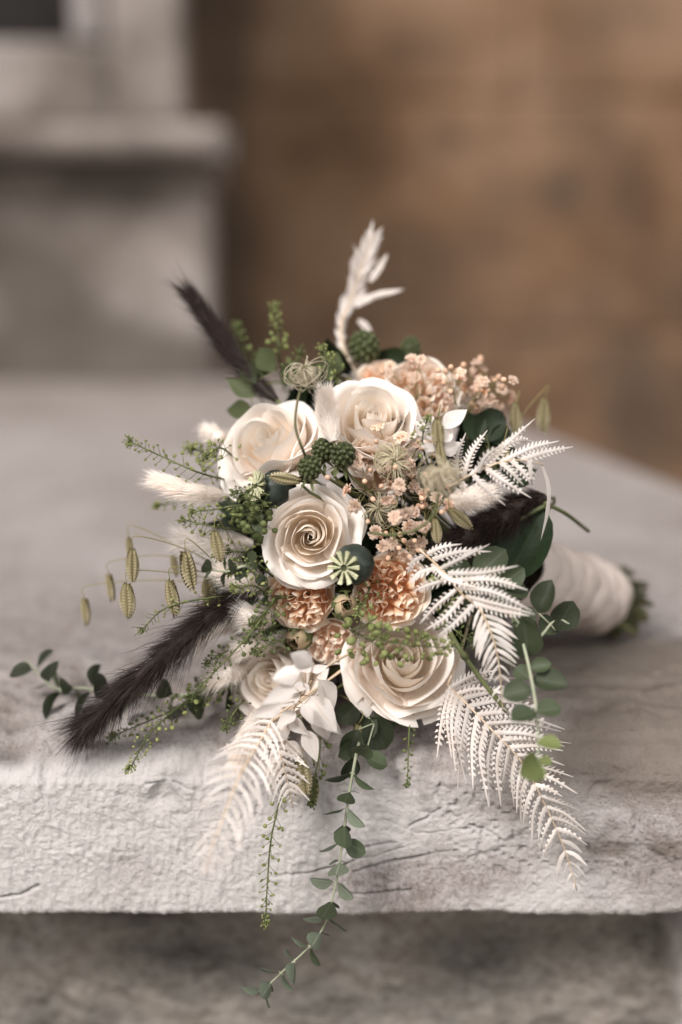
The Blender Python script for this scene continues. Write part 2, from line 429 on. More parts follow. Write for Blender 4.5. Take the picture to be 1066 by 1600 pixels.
def build_ledge():
    xs = np.concatenate([np.linspace(-1.3, -.29, 50)[:-1], np.linspace(-.29, .29, 520), np.linspace(.29, .74, 26)[1:]])
    # profile (y, z) with outward normal: top from the back, rounded nose, front face, lower arris, underside
    pr = []
    for y in np.concatenate([np.linspace(2.25, .45, 36)[:-1], np.linspace(.45, .035, 130)]): pr.append((y, 0.0, 0, 1))
    R = .032
    for a in np.linspace(0, math.pi / 2, 26)[1:]: pr.append((R + .003 - R * math.sin(a) - .003 * (a > 1.5), -R + R * math.cos(a), -math.sin(a), math.cos(a)))
    for z in np.linspace(-R, -.150, 120)[1:]: pr.append((0.0, z, -1, 0))
    r2 = .006
    for a in np.linspace(0, math.pi / 2, 6)[1:]: pr.append((r2 - r2 * math.cos(a), -.150 - r2 * math.sin(a), -math.cos(a), -math.sin(a)))
    for y in np.linspace(.012, .20, 16): pr.append((y, -.156, 0, -1))
    pr = np.array(pr)
    X = np.repeat(xs[:, None], len(pr), 1)
    Y = np.repeat(pr[None, :, 0], len(xs), 0); Z = np.repeat(pr[None, :, 1], len(xs), 0)
    NY = np.repeat(pr[None, :, 2], len(xs), 0); NZ = np.repeat(pr[None, :, 3], len(xs), 0)
    S = np.where(Z > -.0005, -Y, R - Z - 0.032)            # running length down the profile
    S = np.where(Z > -.0005, -Y + .03, -Z + .0)
    bev = np.clip((.20 - Y) / .19, 0, 1) * (Z > -.0005) + (Z <= -.0005)
    drop = .022 * bev * bev * np.clip((-.12 - Z) / -.12, 0, 1)
    face = np.clip(-NY, 0, 1) * (Z < -.004)
    near = np.clip((0.6 - Y) / .3, 0, 1)
    worn = np.clip((fbm(X * 7, S * 9, 11) * .6 + (X - .02) * 7), 0, 1)        # right half worn smooth, left half tooled
    d = np.zeros_like(X)
    d += .0035 * fbm(X * 9, S * 11, 1) * near
    d += .0028 * fbm(X * 38, S * 38, 2) * near * (1 - .65 * face)
    tool = vn(X * 300 + 1.6 * fbm(X * 25, S * 25, 5), S * 120 + 1.5 * fbm(X * 30, S * 30, 6), 4)
    colm = np.abs(np.sin(math.pi * (X / .0056 + 1.3 * fbm(X * 14, S * 11, 16) + .5 * vn(X * 90, S * 60, 17))))
    tool = np.clip((.80 * tool + .20 * colm - .36) * 2.0, -.7, 1)
    d += (.0011 * tool + .0007 * (vn(X * 420, S * 200, 15) - .5)) * face * (1 - .75 * worn)
    d += .0007 * fbm(X * 300, S * 300, 8, 2) * near
    pits = np.clip(vn(X * 300, S * 260, 9) - .62, 0, 1) * np.clip(fbm(X * 14, S * 16, 12) + .15, 0, 1)
    d -= .013 * pits * worn * near
    # flaked layers on the worn side
    lay = fbm(X * 11 + 3, S * 15, 13)
    d -= .0022 * np.clip((lay - .05) * 7, 0, 1) * worn * face
    # cracks read off the stone
    px2 = lambda L_: [((W(a, b, 0.0)).x, (W(a, b, 0.0)).z) for a, b in L_]
    cracks = [px2([(395, 1372), (440, 1368), (490, 1362), (530, 1352), (560, 1336), (600, 1330), (640, 1316), (690, 1306)]),
              px2([(330, 1402), (365, 1385), (378, 1378)]), px2([(550, 1362), (600, 1348), (660, 1335), (712, 1326)]),
              px2([(540, 1328), (580, 1312), (620, 1308)]), px2([(690, 1195), (684, 1215), (692, 1240), (668, 1262), (640, 1278)]),
              px2([(735, 1275), (772, 1288), (782, 1300)]), px2([(600, 1265), (650, 1290), (735, 1282)]), px2([(0, 1402), (30, 1398), (60, 1384)]),
              px2([(225, 1195), (262, 1192), (300, 1206)]),
              px2([(880, 1262), (930, 1258)]), px2([(748, 1250), (756, 1290), (752, 1330)]), px2([(520, 1392), (570, 1398), (640, 1392)])]
    crack = np.zeros_like(X)
    wob = .0022 * fbm(X * 60, Z * 60, 21)
    for k, c in enumerate(cracks):
        q = seg_dist(X + wob, Z + .0022 * fbm(X * 60, Z * 60, 22), c)
        wd = .0006 + .0008 * vn(X * 30, Z * 30, 23 + k)
        crack = np.maximum(crack, np.exp(-(q / wd) ** 2) * np.clip(vn(X * 40, Z * 40, 40 + k) * 1.7 - .2, 0, 1))
    crack *= (NY < -.2)
    d -= .0036 * crack
    # the long joint-like groove on the nose at the right, and the hole at the far left
    g0 = W(860, 1092, .02)
    gro = np.exp(-((Y - .100 - .006 * fbm(X * 12, X * 3, 30)) / .0050) ** 2) * np.clip((X - g0.x + .02) / .04, 0, 1) * (NZ > .5)
    d -= .006 * gro
    h = W(8, 1142, .01)
    dent = np.exp(-(((X - h.x) / .016) ** 2 + ((Z - h.z) / .010) ** 2)) * (Y < .05)
    d -= .016 * dent
    h2 = W(130, 992, .11)
    dent2 = np.exp(-(((X - h2.x) / .016) ** 2 + ((Y - h2.y) / .016) ** 2)) * (NZ > .9)
    d -= .008 * dent2
    # ragged nose and lower arris
    nose = np.exp(-((S - .03) / .03) ** 2) * near
    d += nose * (.007 * fbm(X * 16, X * 0 + 2, 31) - .010 * np.clip(fbm(X * 30, S * 20, 32) - .25, 0, 1) * 2)
    low = np.clip((-.135 - Z) / .02, 0, 1) * (NY < -.1)
    d -= low * .0018 * np.clip(fbm(X * 22, Z * 10 + 5, 33) + .1, 0, 1)
    Z2 = Z + low * .0015 * fbm(X * 13, X * 0 + 7, 34)
    d += (.0060 * fbm(X * 24, S * 40, 36) + .0026 * fbm(X * 90, S * 120, 37, 2)) * np.exp(-((S + .06) / .07) ** 2) * near
    P = np.stack([X, Y + NY * d, Z2 + NZ * d - drop], -1)
    # the slab's right flank runs back at an angle
    xr = .463 - .26 * (np.clip(Y, 0, 3) - .925)
    lim = X > .29
    P[..., 0] = np.where(lim, .29 + (X - .29) / .45 * (xr - .29), np.minimum(X, xr - .02 - (0.29 - np.minimum(X, .29)) * .02))
    back = Y > .6
    P[..., 0] = np.where(back, -1.3 + (X + 1.3) / 2.04 * (xr + 1.3), P[..., 0])
    tr = np.clip((Y - .45) / .15, 0, 1)
    Xn = np.where(lim, .29 + (X - .29) / .45 * (xr - .29), X)
    Xf = -1.3 + (X + 1.3) / 2.04 * (xr + 1.3)
    P[..., 0] = Xn * (1 - tr) + Xf * tr
    # stains and tone; the brown right nose also has the handle's shadow painted in
    brown = np.clip(1.25 * np.clip((X - .11) * 9 + .9 * fbm(X * 9, S * 14, 50), 0, 1) * np.clip((S + .19) / .05, 0, 1) * np.clip((.062 - S) / .03, 0, 1) +
                    .9 * np.clip(fbm(X * 8, S * 9, 51) * 1.9 - .15, 0, 1) * worn + .45 * np.clip(fbm(X * 10, S * 14, 53) * 2 - .25, 0, 1), 0, .85) * near
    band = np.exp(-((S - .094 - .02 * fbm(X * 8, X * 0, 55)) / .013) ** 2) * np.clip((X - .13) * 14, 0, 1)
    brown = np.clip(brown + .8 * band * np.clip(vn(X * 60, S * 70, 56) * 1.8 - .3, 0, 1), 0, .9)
    grime = np.clip(.42 * np.clip(-tool * 1.6, 0, 1) * face * (1 - worn) + .35 * np.clip(fbm(X * 30, S * 26, 58) - .1, 0, 1) * np.exp(-((S + .06) / .07) ** 2) + .75 * crack + .8 * gro + .75 * dent + .55 * dent2 + 4.5 * pits * worn + .6 * np.clip(fbm(X * 24, S * 60, 57) - .35, 0, 1) * 2 * worn, 0, .9) * near
    brown = np.clip(brown + .42 * np.clip((S + .21) / .05, 0, 1) * np.clip((.012 - S) / .02, 0, 1) * np.clip(.55 + 1.1 * fbm(X * 16, S * 16, 59), 0, 1), 0, .9) * near
    pale = np.clip(.25 + fbm(X * 9, S * 12, 60) * 1.5 + .45 * face * (1 - .75 * worn) + (-.05 - X) * 1.0, 0, .85) * (1 - brown) * near * np.clip((S + .02) / .03, 0, 1)
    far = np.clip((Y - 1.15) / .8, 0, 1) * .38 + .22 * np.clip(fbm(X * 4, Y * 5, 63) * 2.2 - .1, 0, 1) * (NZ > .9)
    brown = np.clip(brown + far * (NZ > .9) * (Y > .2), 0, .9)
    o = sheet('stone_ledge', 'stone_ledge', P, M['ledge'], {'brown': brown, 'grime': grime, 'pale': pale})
    tagp(o, 'pale weathered limestone ledge with cracked tooled front that the bouquet lies on', 'ledge')
    # closing flank on the right
    return o
ledge = build_ledge()
mb = MB()
mb.grid([[(.70, 0.002, -.008), (.70, 0.002, -.157)], [(.463, .925, -.006), (.463, .925, -.157)], [(.118, 2.25, -.006), (.118, 2.25, -.157)]])
mb.build('flank', M['ped'], ledge, smooth=False)

def build_base():
    xs = np.linspace(-.5, .5, 260); zs = np.linspace(-.16, -.60, 130)
    X, Z = np.meshgrid(xs, zs, indexing='ij')
    y = .135 + .010 * fbm(X * 8, Z * 9, 71) + .008 * fbm(X * 25, Z * 30, 72) + .006 * fbm(X * 70, Z * 80, 73) 
    q = W(1060, 1560, .12)
    pale = np.clip(2.0 - np.hypot((X - q.x - .016 + (Z - q.z) * .25) / .022, (Z - q.z + .02) / .085) * 1.6 + .8 * fbm(X * 30, Z * 30, 75), 0, .85)
    y = y - .018 * np.clip(pale, 0, 1)
    P = np.stack([X, y, Z], -1)
    o = sheet('base_course', 'base_course', P, M['base'], {'pale': pale})
    tagp(o, 'dark blotchy stone course set back beneath the overhanging ledge', 'stone course')
    return o
base = build_base()
mb = MB()
mb.grid([[(-1.3, .16, -.15), (-1.3, .16, -1.3)], [(-.5, .15, -.15), (-.5, .15, -1.3)]])
mb.grid([[(.5, .15, -.15), (.5, .15, -1.3)], [(.69, .15, -.15), (.69, .15, -1.3)], [(.12, 2.2, -.15), (.12, 2.2, -1.3)]])
mb.grid([[(-.5, .16, -.58), (-.5, .16, -1.3)], [(.5, .16, -.58), (.5, .16, -1.3)]])
mb.build('plinth_face', M['base'], base, smooth=False)

# --- grey pedestal of the building behind, at the left
PY = 2.12
def zpx(py, y=PY): return W(533, py, y).z
def xpx(px, y=PY, py=300): return W(px, py, y).x
ped = thing('pedestal', 'blurred grey sandstone pedestal with moulded cornice behind the ledge', 'pedestal', (xpx(150), PY + .2, 0))
po = Vector((xpx(150), PY + .2, 0))
def relief_box(name, x0, x1, y0, y1, z0, z1, mat, parent, off, dark_tone=None, nx=40, nz=40, bev=.012):
    """stone block: noisy front with rounded arrises, plain sides and top"""
    xs = np.linspace(x0, x1, nx); zs = np.linspace(z1, z0, nz)
    X, Z = np.meshgrid(xs, zs, indexing='ij')
    ed = np.minimum.reduce([X - x0, x1 - X, Z - z0, z1 - Z])
    Y = y0 + .010 * fbm(X * 9 + x0, Z * 9, 81) + bev * np.clip(1 - ed / (bev * 1.5), 0, 1) ** 2
    P = np.stack([X, Y, Z], -1) - np.array(tuple(off))
    s = dark_tone(X, Z) if dark_tone else np.zeros_like(X)
    o = sheet(name, name, P, mat, {'dark_tone': s}, parent)
    mb = MB(); e = bev
    c = [(x0, y0 + e, z0), (x1, y0 + e, z0), (x1, y1, z0), (x0, y1, z0), (x0, y0 + e, z1), (x1, y0 + e, z1), (x1, y1, z1), (x0, y1, z1)]
    c = [Vector(q) - Vector(off) for q in c]
    mb.add(c, [(3, 2, 1, 0), (4, 5, 6, 7), (1, 2, 6, 5), (0, 4, 7, 3), (2, 3, 7, 6)])
    mb.build('side', mat, o, smooth=False)
    return o
zc0, zc1 = zpx(252), zpx(196)
def dark_low(X, Z):
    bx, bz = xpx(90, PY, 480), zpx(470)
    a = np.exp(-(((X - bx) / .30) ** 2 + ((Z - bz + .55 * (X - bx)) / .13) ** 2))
    b = np.exp(-((Z - zpx(585)) / .085) ** 2) * 1.15 + np.exp(-((Z - zc0) / .03) ** 2) * .35  # darker bands at the foot and just below the cornice
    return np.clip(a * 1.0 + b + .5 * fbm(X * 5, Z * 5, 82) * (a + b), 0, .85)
relief_box('plinth_block', -1.5, xpx(324, PY, 400), PY, PY + .2, -.02, zc0, M['ped'], ped, po, dark_low, 90, 60)
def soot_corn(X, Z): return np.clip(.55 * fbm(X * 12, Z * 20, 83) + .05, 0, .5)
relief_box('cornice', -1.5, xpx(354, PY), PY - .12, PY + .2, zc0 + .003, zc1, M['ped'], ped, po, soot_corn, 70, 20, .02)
relief_box('cornice_bed_mould', -1.5, xpx(335, PY), PY - .03, PY + .2, zc0 - .045, zc0 + .002, M['ped'], ped, po, soot_corn, 70, 12, .02)
def dark_up(X, Z): return np.clip(np.exp(-((Z - zc1) / .035) ** 2) * .8 + .6 * fbm(X * 7, Z * 7, 84), 0, .8)  # darker band just above the cornice, plus random mottling
YU = PY + .12
relief_box('upper_block', xpx(172, YU), xpx(288, YU), YU, YU + .12, zc1 + .002, 1.6, M['ped'], ped, po, dark_up, 50, 60)
relief_box('upper_block', -1.5, xpx(172, YU) - .003, YU + .004, YU + .5, zc1 + .002, zpx(62, YU), M['ped'], ped, po, dark_up, 50, 40)
relief_box('window_jamb', xpx(124, YU), xpx(165, YU), YU - .015, YU + .3, zpx(58, YU), 1.6, M['ledge'], ped, po, None, 12, 40)
relief_box('dark_opening', -1.5, xpx(124, YU) - .003, YU + .18, YU + .3, zpx(70, YU), 1.6, M['void'], ped, po, None, 10, 10)

# --- brown wall
BY = 2.95
bwall = thing('stone_wall', 'blurred brown sandstone wall filling the distance behind the bouquet', 'wall', (.5, BY + .2, -1.3))
bo = Vector((.5, BY + .2, -1.3))
def soot_shade_b(X, Z):  # soot blotches together with shade painted into the wall colour
    s = np.clip(fbm(X * 4 + 5, Z * 4, 91) * 2.0 - .1, 0, 1) * .55 + .8 * np.exp(-((X - xpx(350, BY)) / .10) ** 2)  # last term paints the shade next to the pedestal's edge
    for (a, b, r) in ((680, 75, .07), (700, 215, .05), (880, 290, .06), (1010, 20, .06), (1000, 690, .12), (1060, 640, .2), (620, 70, .05)):  # the two low right spots paint shade at the wall's foot
        p = W(a, b, BY); s += .45 * np.exp(-(((X - p.x) / r) ** 2 + ((Z - p.z) / r) ** 2))
    return np.clip(s, 0, .85)
zb = [-1.3, W(0, 900, BY).z, W(0, 520, BY).z, W(0, 150, BY).z, W(0, -240, BY).z, 2.4]
for i in range(5):
    cuts = [-1.6, -.62 + .2 * (i % 2), .12 + .34 * (i % 2), .98 + .15 * (i % 2), 2.2]
    for a, b in zip(cuts[:-1], cuts[1:]):
        relief_box('stone_block', a + .002, b - .002, BY + rnd.uniform(-.003, .003), BY + .4, zb[i] + .003, zb[i + 1] - .003, M['brown'], bwall, bo, soot_shade_b, 30, 26, .003)

# ------------------------------------------------------------------ bouquet layout
BIND = W(770, 895, .115)
YC, RD, CX, CY = .10, .125, 570, 860
def dome(px, py, off=0.0):
    r = math.hypot(px - CX, py - CY) * .00047
    y = YC - .8 * math.sqrt(max(0.0, RD * RD - r * r)) + off
    return W(px, py, y)

def stem_to_bind(mb_, p, off, r=.0018, d=None):
    p = Vector(p)
    d = Vector(d) if d is not None else (BIND - p).normalized()
    q = p + d * .035
    mb_.tube(cat([p, q, q.lerp(BIND, .55) + rv(.003), BIND + rv(.006)], 10), r, r * .9, 6)

def facing(n): return Vector(n).normalized().to_track_quat('Z', 'Y')

def bez(P, v):
    a = (1 - v)
    return tuple(a ** 3 * P[0][i] + 3 * a * a * v * P[1][i] + 3 * a * v * v * P[2][i] + v ** 3 * P[3][i] for i in range(2))

def petal(R, ang, hw, rim_r, rim_z, belly, lip, spiral=0.12, und=0.03, pointy=0.0, edge=0.0, rnds=0.30, nu=15, nv=11, zlow=0.0):
    """one rose petal as part of a flaring cup; R scales it, rim_r / rim_z where the lip stands"""
    ph1, ph2, k1 = rnd.uniform(0, 6.3), rnd.uniform(0, 6.3), rnd.uniform(2.0, 3.6)
    Pb = [(0.06, 0.0), (belly * 0.9 + .05, zlow + .02), (belly * 1.12, rim_z * .55), (rim_r, rim_z)]
    P, U = [], []
    sp = rnd.uniform(-.15, .15)
    for i in range(nu):
        u = -1 + 2 * i / (nu - 1)
        row = []
        for j in range(nv):
            v = j / (nv - 1)
            ve = v * (1 - rnds * abs(u) ** 2.4 + pointy * max(0, 1 - abs(u - sp) * 3.0))
            r, z = bez(Pb, ve)
            wv = .34 + .66 * min(1, v / .55) ** .8
            a = ang + u * hw * wv
            q = max(0, (v - .72) / .28) ** 2
            r += lip * q * (1 - .2 * abs(u)); z -= lip * .75 * q * q
            r += edge * abs(u) ** 3 * v * v
            r *= 1 + spiral * u
            r += und * math.sin(k1 * u * 2 + ph1) * v ** 2
            z += und * .8 * math.sin(k1 * u * 2.7 + ph2) * v ** 3
            row.append((R * r * math.cos(a), R * r * math.sin(a), R * z))
            U.append((i / (nu - 1), v))
        P.append(row)
    mb_ = MB(); mb_.grid(P, U)
    return mb_

def rose(label, pos, n, R, roll=0.0, open_=1.0, layers=None, group='large ivory roses of the bouquet'):
    n = Vector(n).normalized()
    H = .62 * R
    b = Vector(pos) - n * H
    q = facing(n) @ Quaternion((0, 0, 1), roll)
    t = thing('rose', label, 'rose', b, q, group)
    L = layers or [  # count, rim radius, rim z, belly, half width deg, lip, material, spiral
        (2, .05, .82, .09, 150, .00, 'blush', .45), (3, .13, .85, .19, 122, .006, 'blush', .38), (3, .24, .90, .30, 104, .02, 'blush', .30),
        (3, .38, .93, .45, 92, .05, 'blush', .24), (4, .54, .93, .60, 72, .08, 'ivory', .16), (4, .73, .84, .76, 68, .12, 'ivory', .12),
        (5, .90, .64, .84, 62, .15, 'ivory', .08), (5, 1.0, .38, .84, 58, .13, 'ivory', .05)]
    a0, w1, w2 = rnd.uniform(0, 6.3), rnd.uniform(0, 6.3), rnd.uniform(0, 6.3)
    for li, (c, rr, rz, be, hw, lip, mt, spi) in enumerate(L):
        for k in range(c):
            a = a0 + 2 * math.pi * (k + .45 * li) / c + rnd.uniform(-.25, .25)
            o_ = open_ if li > 4 else 1
            pm = petal(R, a, math.radians(hw * rnd.uniform(.80, 1.12)), rr * o_ * rnd.uniform(.90, 1.10), rz * rnd.uniform(.92, 1.07), be * o_, lip * rnd.uniform(.5, 1.6),
                       spi * rnd.uniform(.7, 1.3), .020 + .014 * (li > 4) + .012 * (li > 6), .07 * (li > 3) * rnd.random() + .02, .12 * (li > 3) * rnd.uniform(.2, 1.3))
            ox, oy, oz = rnd.gauss(0, .020) * R * (li > 0), rnd.gauss(0, .020) * R * (li > 0), rnd.gauss(0, .03) * R
            pm.V = [(x + ox * z / R, y + oy * z / R, z + oz * z / R) for x, y, z in pm.V]
            pm.V = [(x * (1 + .05 * math.sin(2 * math.atan2(y, x) + w1)) + .10 * (z - .4 * R) * math.cos(w2), y + .10 * (z - .4 * R) * math.sin(w2), z + .07 * math.hypot(x, y) * math.sin(2 * math.atan2(y, x) + w2) + .06 * x * math.sin(w1)) for x, y, z in pm.V]
            pm.build('petal', M[mt], t)
    sm = MB()
    iq = q.inverted()
    bl = iq @ (BIND - b)
    sm.tube(cat([(0, 0, .05 * R), (0, 0, -.02), Vector((0, 0, -.02)).lerp(bl, .5), bl], 12), .0026, .0024, 7)
    sm.build('stem', M['stem'], t)
    cm = MB()
    cm.blob((0, 0, -.02 * R), .17 * R, (0, 0, 1), .9, 10, 7)
    cm.build('calyx', M['sepal'], t)
    for k in range(5):
        a = 2 * math.pi * k / 5
        d = Vector((math.cos(a), math.sin(a), -.25))
        part('sepal', LEAFN, t, frame(d * .12 * R, d, (0, 0, 1), .55 * R))
    return t

def leaf_mesh(name, mat, width=.8, cup=.10, droop=.10, point=1.0, fold=0.0, nu=9, nv=7, wide=.45):
    """leaf of length 1 along +x, normal +z"""
    P = []
    for i in range(nu):
        x = i / (nu - 1)
        if x <= wide: hwid = math.sin(.5 * math.pi * x / wide) ** .75
        else:
            k = (x - wide) / (1 - wide)
            hwid = max(0.0, 1 - k ** (2.2 if point < .5 else 1.35)) ** (.62 if point < .5 else .95)
        hwid = max(hwid, .02) * width * .5
        row = []
        for j in range(nv):
            s = -1 + 2 * j / (nv - 1)
            z = cup * s * s * hwid * 2 - droop * x * x + fold * abs(s) * hwid + .012 * math.sin(9 * x + 2 * s)
            row.append((x, s * hwid, z))
        P.append(row)
    mb_ = MB(); mb_.grid(P)
    return mesh(name, np.array(mb_.V), mb_.F, mat, mb_.U)

LEAFN = leaf_mesh('sepal', M['sepal'], .30, .1, .25, 1, .2)
EUC = {k: [leaf_mesh('leaf', M[k], w_, c_, d_, 0) for (w_, c_, d_) in ((.82, .16, .10), (.92, .10, .04), (.72, .22, .18))] for k in ('euc', 'euc_pale', 'euc_lime')}
DARK = [leaf_mesh('leaf', M['leaf'], .6, .15, .2, 1), leaf_mesh('leaf', M['leaf'], .75, .2, .1, 0)]
WHITE = [leaf_mesh('leaf', M['white_leaf'], .58, .05, .10, 1, .35, wide=.38), leaf_mesh('leaf', M['white_leaf'], .5, .12, .18, 1, .2, wide=.36), leaf_mesh('leaf', M['white_leaf'], .66, -.1, .05, 1, -.25, wide=.4)]

# --- roses
rose('sharpest ivory rose facing the camera in the middle, above the poppy pod', dome(484, 838), (-.12, -.95, .22), .0335, .4)
rose('ivory rose at the upper left behind the thin stem of the curly seed head', dome(416, 690, .005), (-.42, -.60, .62), .0375, 1.2)
rose('ivory rose at the top beside the white bunny tail, below the peach bloom', dome(584, 652, .01), (.05, -.62, .75), .0370, 2.2)
rose('wide open ivory rose at the bottom under the green pod sprig', dome(628, 1030, -.01), (.10, -.72, .55), .0405, .9, 1.05)
rose('soft ivory rose at the lower left partly covered by white leaves', dome(428, 1060, -.034), (-.50, -.72, .42), .0325, 3.0)

# --- peach many-petalled roses
def strip_mesh(mat):
    nu, nv = 9, 5
    cv, fl, rf, ph = rnd.uniform(.5, 1.7), rnd.uniform(.0, .55), rnd.uniform(.05, .12), rnd.uniform(0, 6)
    P, U = [], []
    for i in range(nu):
        u = -1 + 2 * i / (nu - 1)
        row = []
        for j in range(nv):
            v = j / (nv - 1)
            wd = .5 * (.45 + .55 * v ** .7)
            a = u * cv * .9
            x = wd * math.sin(a) / max(.4, cv * .9)
            y = wd * (math.cos(a) - 1) * .9 - fl * v * v * .6 + rf * math.sin(4 * u + ph) * v * v
            z = v * (1 - .22 * abs(u) ** 2) + rf * .7 * math.sin(5 * u + ph * 2) * v + (.02 * (i % 2) * (j == nv - 1))
            row.append((x, y, z)); U.append((i / (nu - 1), v))
        P.append(row)
    mb_ = MB(); mb_.grid(P, U)
    return mesh('petal', np.array(mb_.V), mb_.F, mat, mb_.U)
STRIP = {k: [strip_mesh(M[k]) for _ in range(9)] for k in ('peach', 'peach_pale')}

def garden_rose(label, pos, n, R, mt='peach', count=62, roll=0.0):
    n = Vector(n).normalized()
    b = Vector(pos) - n * .75 * R
    q = facing(n) @ Quaternion((0, 0, 1), roll)
    t = thing('garden_rose', label, 'garden rose', b, q, 'peach garden roses of the bouquet')
    for k in range(10):
        li = k // 5
        petal(R, 2 * math.pi * (k + .5 * li) / 5 + rnd.uniform(-.1, .1), .68, (.88, .98)[li] * rnd.uniform(.94, 1.05), (.78, .60)[li] * rnd.uniform(.93, 1.08), (.85, .9)[li], .05 + .07 * li,
              .06, .03, .02, .05, nu=11, nv=8).build('petal', M[mt], t)
    cq = [(rnd.uniform(.15, .45), a_ + rnd.uniform(-.3, .3)) for a_ in (.3, 1.9, 3.5, 5.0)]
    for k in range(count):
        rho = .84 * math.sqrt((k + .5) / count)
        ph = k * 2.39996 + rnd.uniform(-.3, .3)
        x, y = rho * math.cos(ph), rho * math.sin(ph)
        # petals turn around the nearest of a few whorls
        cx, cy = min(((r_ * math.cos(a_), r_ * math.sin(a_)) for r_, a_ in cq), key=lambda c: (c[0] - x) ** 2 + (c[1] - y) ** 2)
        d = Vector((x - cx, y - cy, 0))
        d = d.normalized() if d.length > .02 else Vector((1, 0, 0))
        d = (d + .45 * Vector((rnd.gauss(0, 1), rnd.gauss(0, 1), 0))).normalized()
        zt = .90 - .26 * rho * rho + rnd.uniform(-.17, .10)
        hgt = rnd.uniform(.42, .58); wid = rnd.uniform(.20, .42)
        up = Vector((x * .35, y * .35, 1)) + .18 * rv()
        up.normalize()
        yax = (-d) - up * (-d).dot(up); yax.normalize(); xax = yax.cross(up)
        o = Vector((x, y, zt)) - up * hgt
        Mx = Matrix.Identity(4)
        for i in range(3):
            Mx[i][0], Mx[i][1], Mx[i][2], Mx[i][3] = xax[i] * wid * R, yax[i] * wid * R, up[i] * hgt * R, o[i] * R
        part('petal', rnd.choice(STRIP[mt]), t, Mx)
    sm = MB(); bl = q.inverted() @ (BIND - b)
    sm.tube(cat([(0, 0, .1 * R), (0, 0, -.02), Vector((0, 0, -.02)).lerp(bl, .5), bl], 10), .0022, .0022, 6)
    sm.build('stem', M['stem'], t)
    return t
garden_rose('peach garden rose directly beneath the sharpest ivory rose', dome(466, 938), (-.25, -.9, -.05), .0245, 'peach', 74, .5)
garden_rose('deep peach garden rose between poppy pod and white fern', dome(613, 924, -.004), (.1, -.98, .12), .0265, 'peach', 84, 1.5)
garden_rose('small pale peach garden rose tucked between the two green buds', dome(514, 1008, .002), (-.1, -.9, -.2), .0190, 'peach_pale', 56, 2.5)
garden_rose('pale peach garden rose at the top, right of the uppermost ivory rose', dome(666, 604, -.006), (.2, -.75, .55), .0275, 'peach_pale', 70, .2)
garden_rose('peach garden rose half hidden behind baby\'s breath near the blackberries', dome(590, 722, .012), (.1, -.9, .3), .0220, 'peach_pale', 50, 3.3)
garden_rose('blurred peach garden rose at the very top behind the dark berries', dome(607, 580, .03), (.1, -.4, .9), .0210, 'peach', 40, 4.0)
garden_rose('low peach garden rose partly hidden behind the white leaves', dome(462, 1040, .012), (-.2, -.8, .3), .0200, 'peach_pale', 40, 1.1)
garden_rose('shaded peach bloom in the dark beneath the lowest ivory rose', dome(556, 1098, .035), (-.2, -.8, -.4), .0170, 'peach', 36, 1.1)

# --- green rose buds
def bud(label, pos, n, R):
    n = Vector(n).normalized()
    q = facing(n); b = Vector(pos) - n * R * 1.2
    t = thing('rose_bud', label, 'rose bud', b, q, 'green rose buds')
    for k in range(7):
        rr = .80 if k < 4 else .5
        petal(R, k * 1.7, 1.15, .22 + .1 * (k < 4), 1.75, rr * 1.2, .03, .12, .02, rnds=.10, nu=9, nv=9).build('petal', M['bud'], t)
    for k in range(5):
        petal(R, k * 1.2566 + .3, .50, .80 if k % 2 else .5, 1.35 + .15 * (k % 2), 1.12, .1, 0, .03, .25, rnds=.12, nu=7, nv=8).build('sepal', M['sepal'], t)
    sm = MB(); bl = q.inverted() @ (BIND - b)
    sm.tube(cat([(0, 0, .1 * R), (0, 0, -.015), Vector((0, 0, -.02)).lerp(bl, .5), bl], 10), .0018, .0018, 6)
    sm.build('stem', M['stem'], t)
bud('green rose bud with blushing tip between the two peach roses', dome(541, 946, -.006), (.05, -.85, .3), .0112)
bud('green rose bud with dark sepals below the left peach rose', dome(463, 1000, -.004), (-.3, -.8, -.15), .0115)

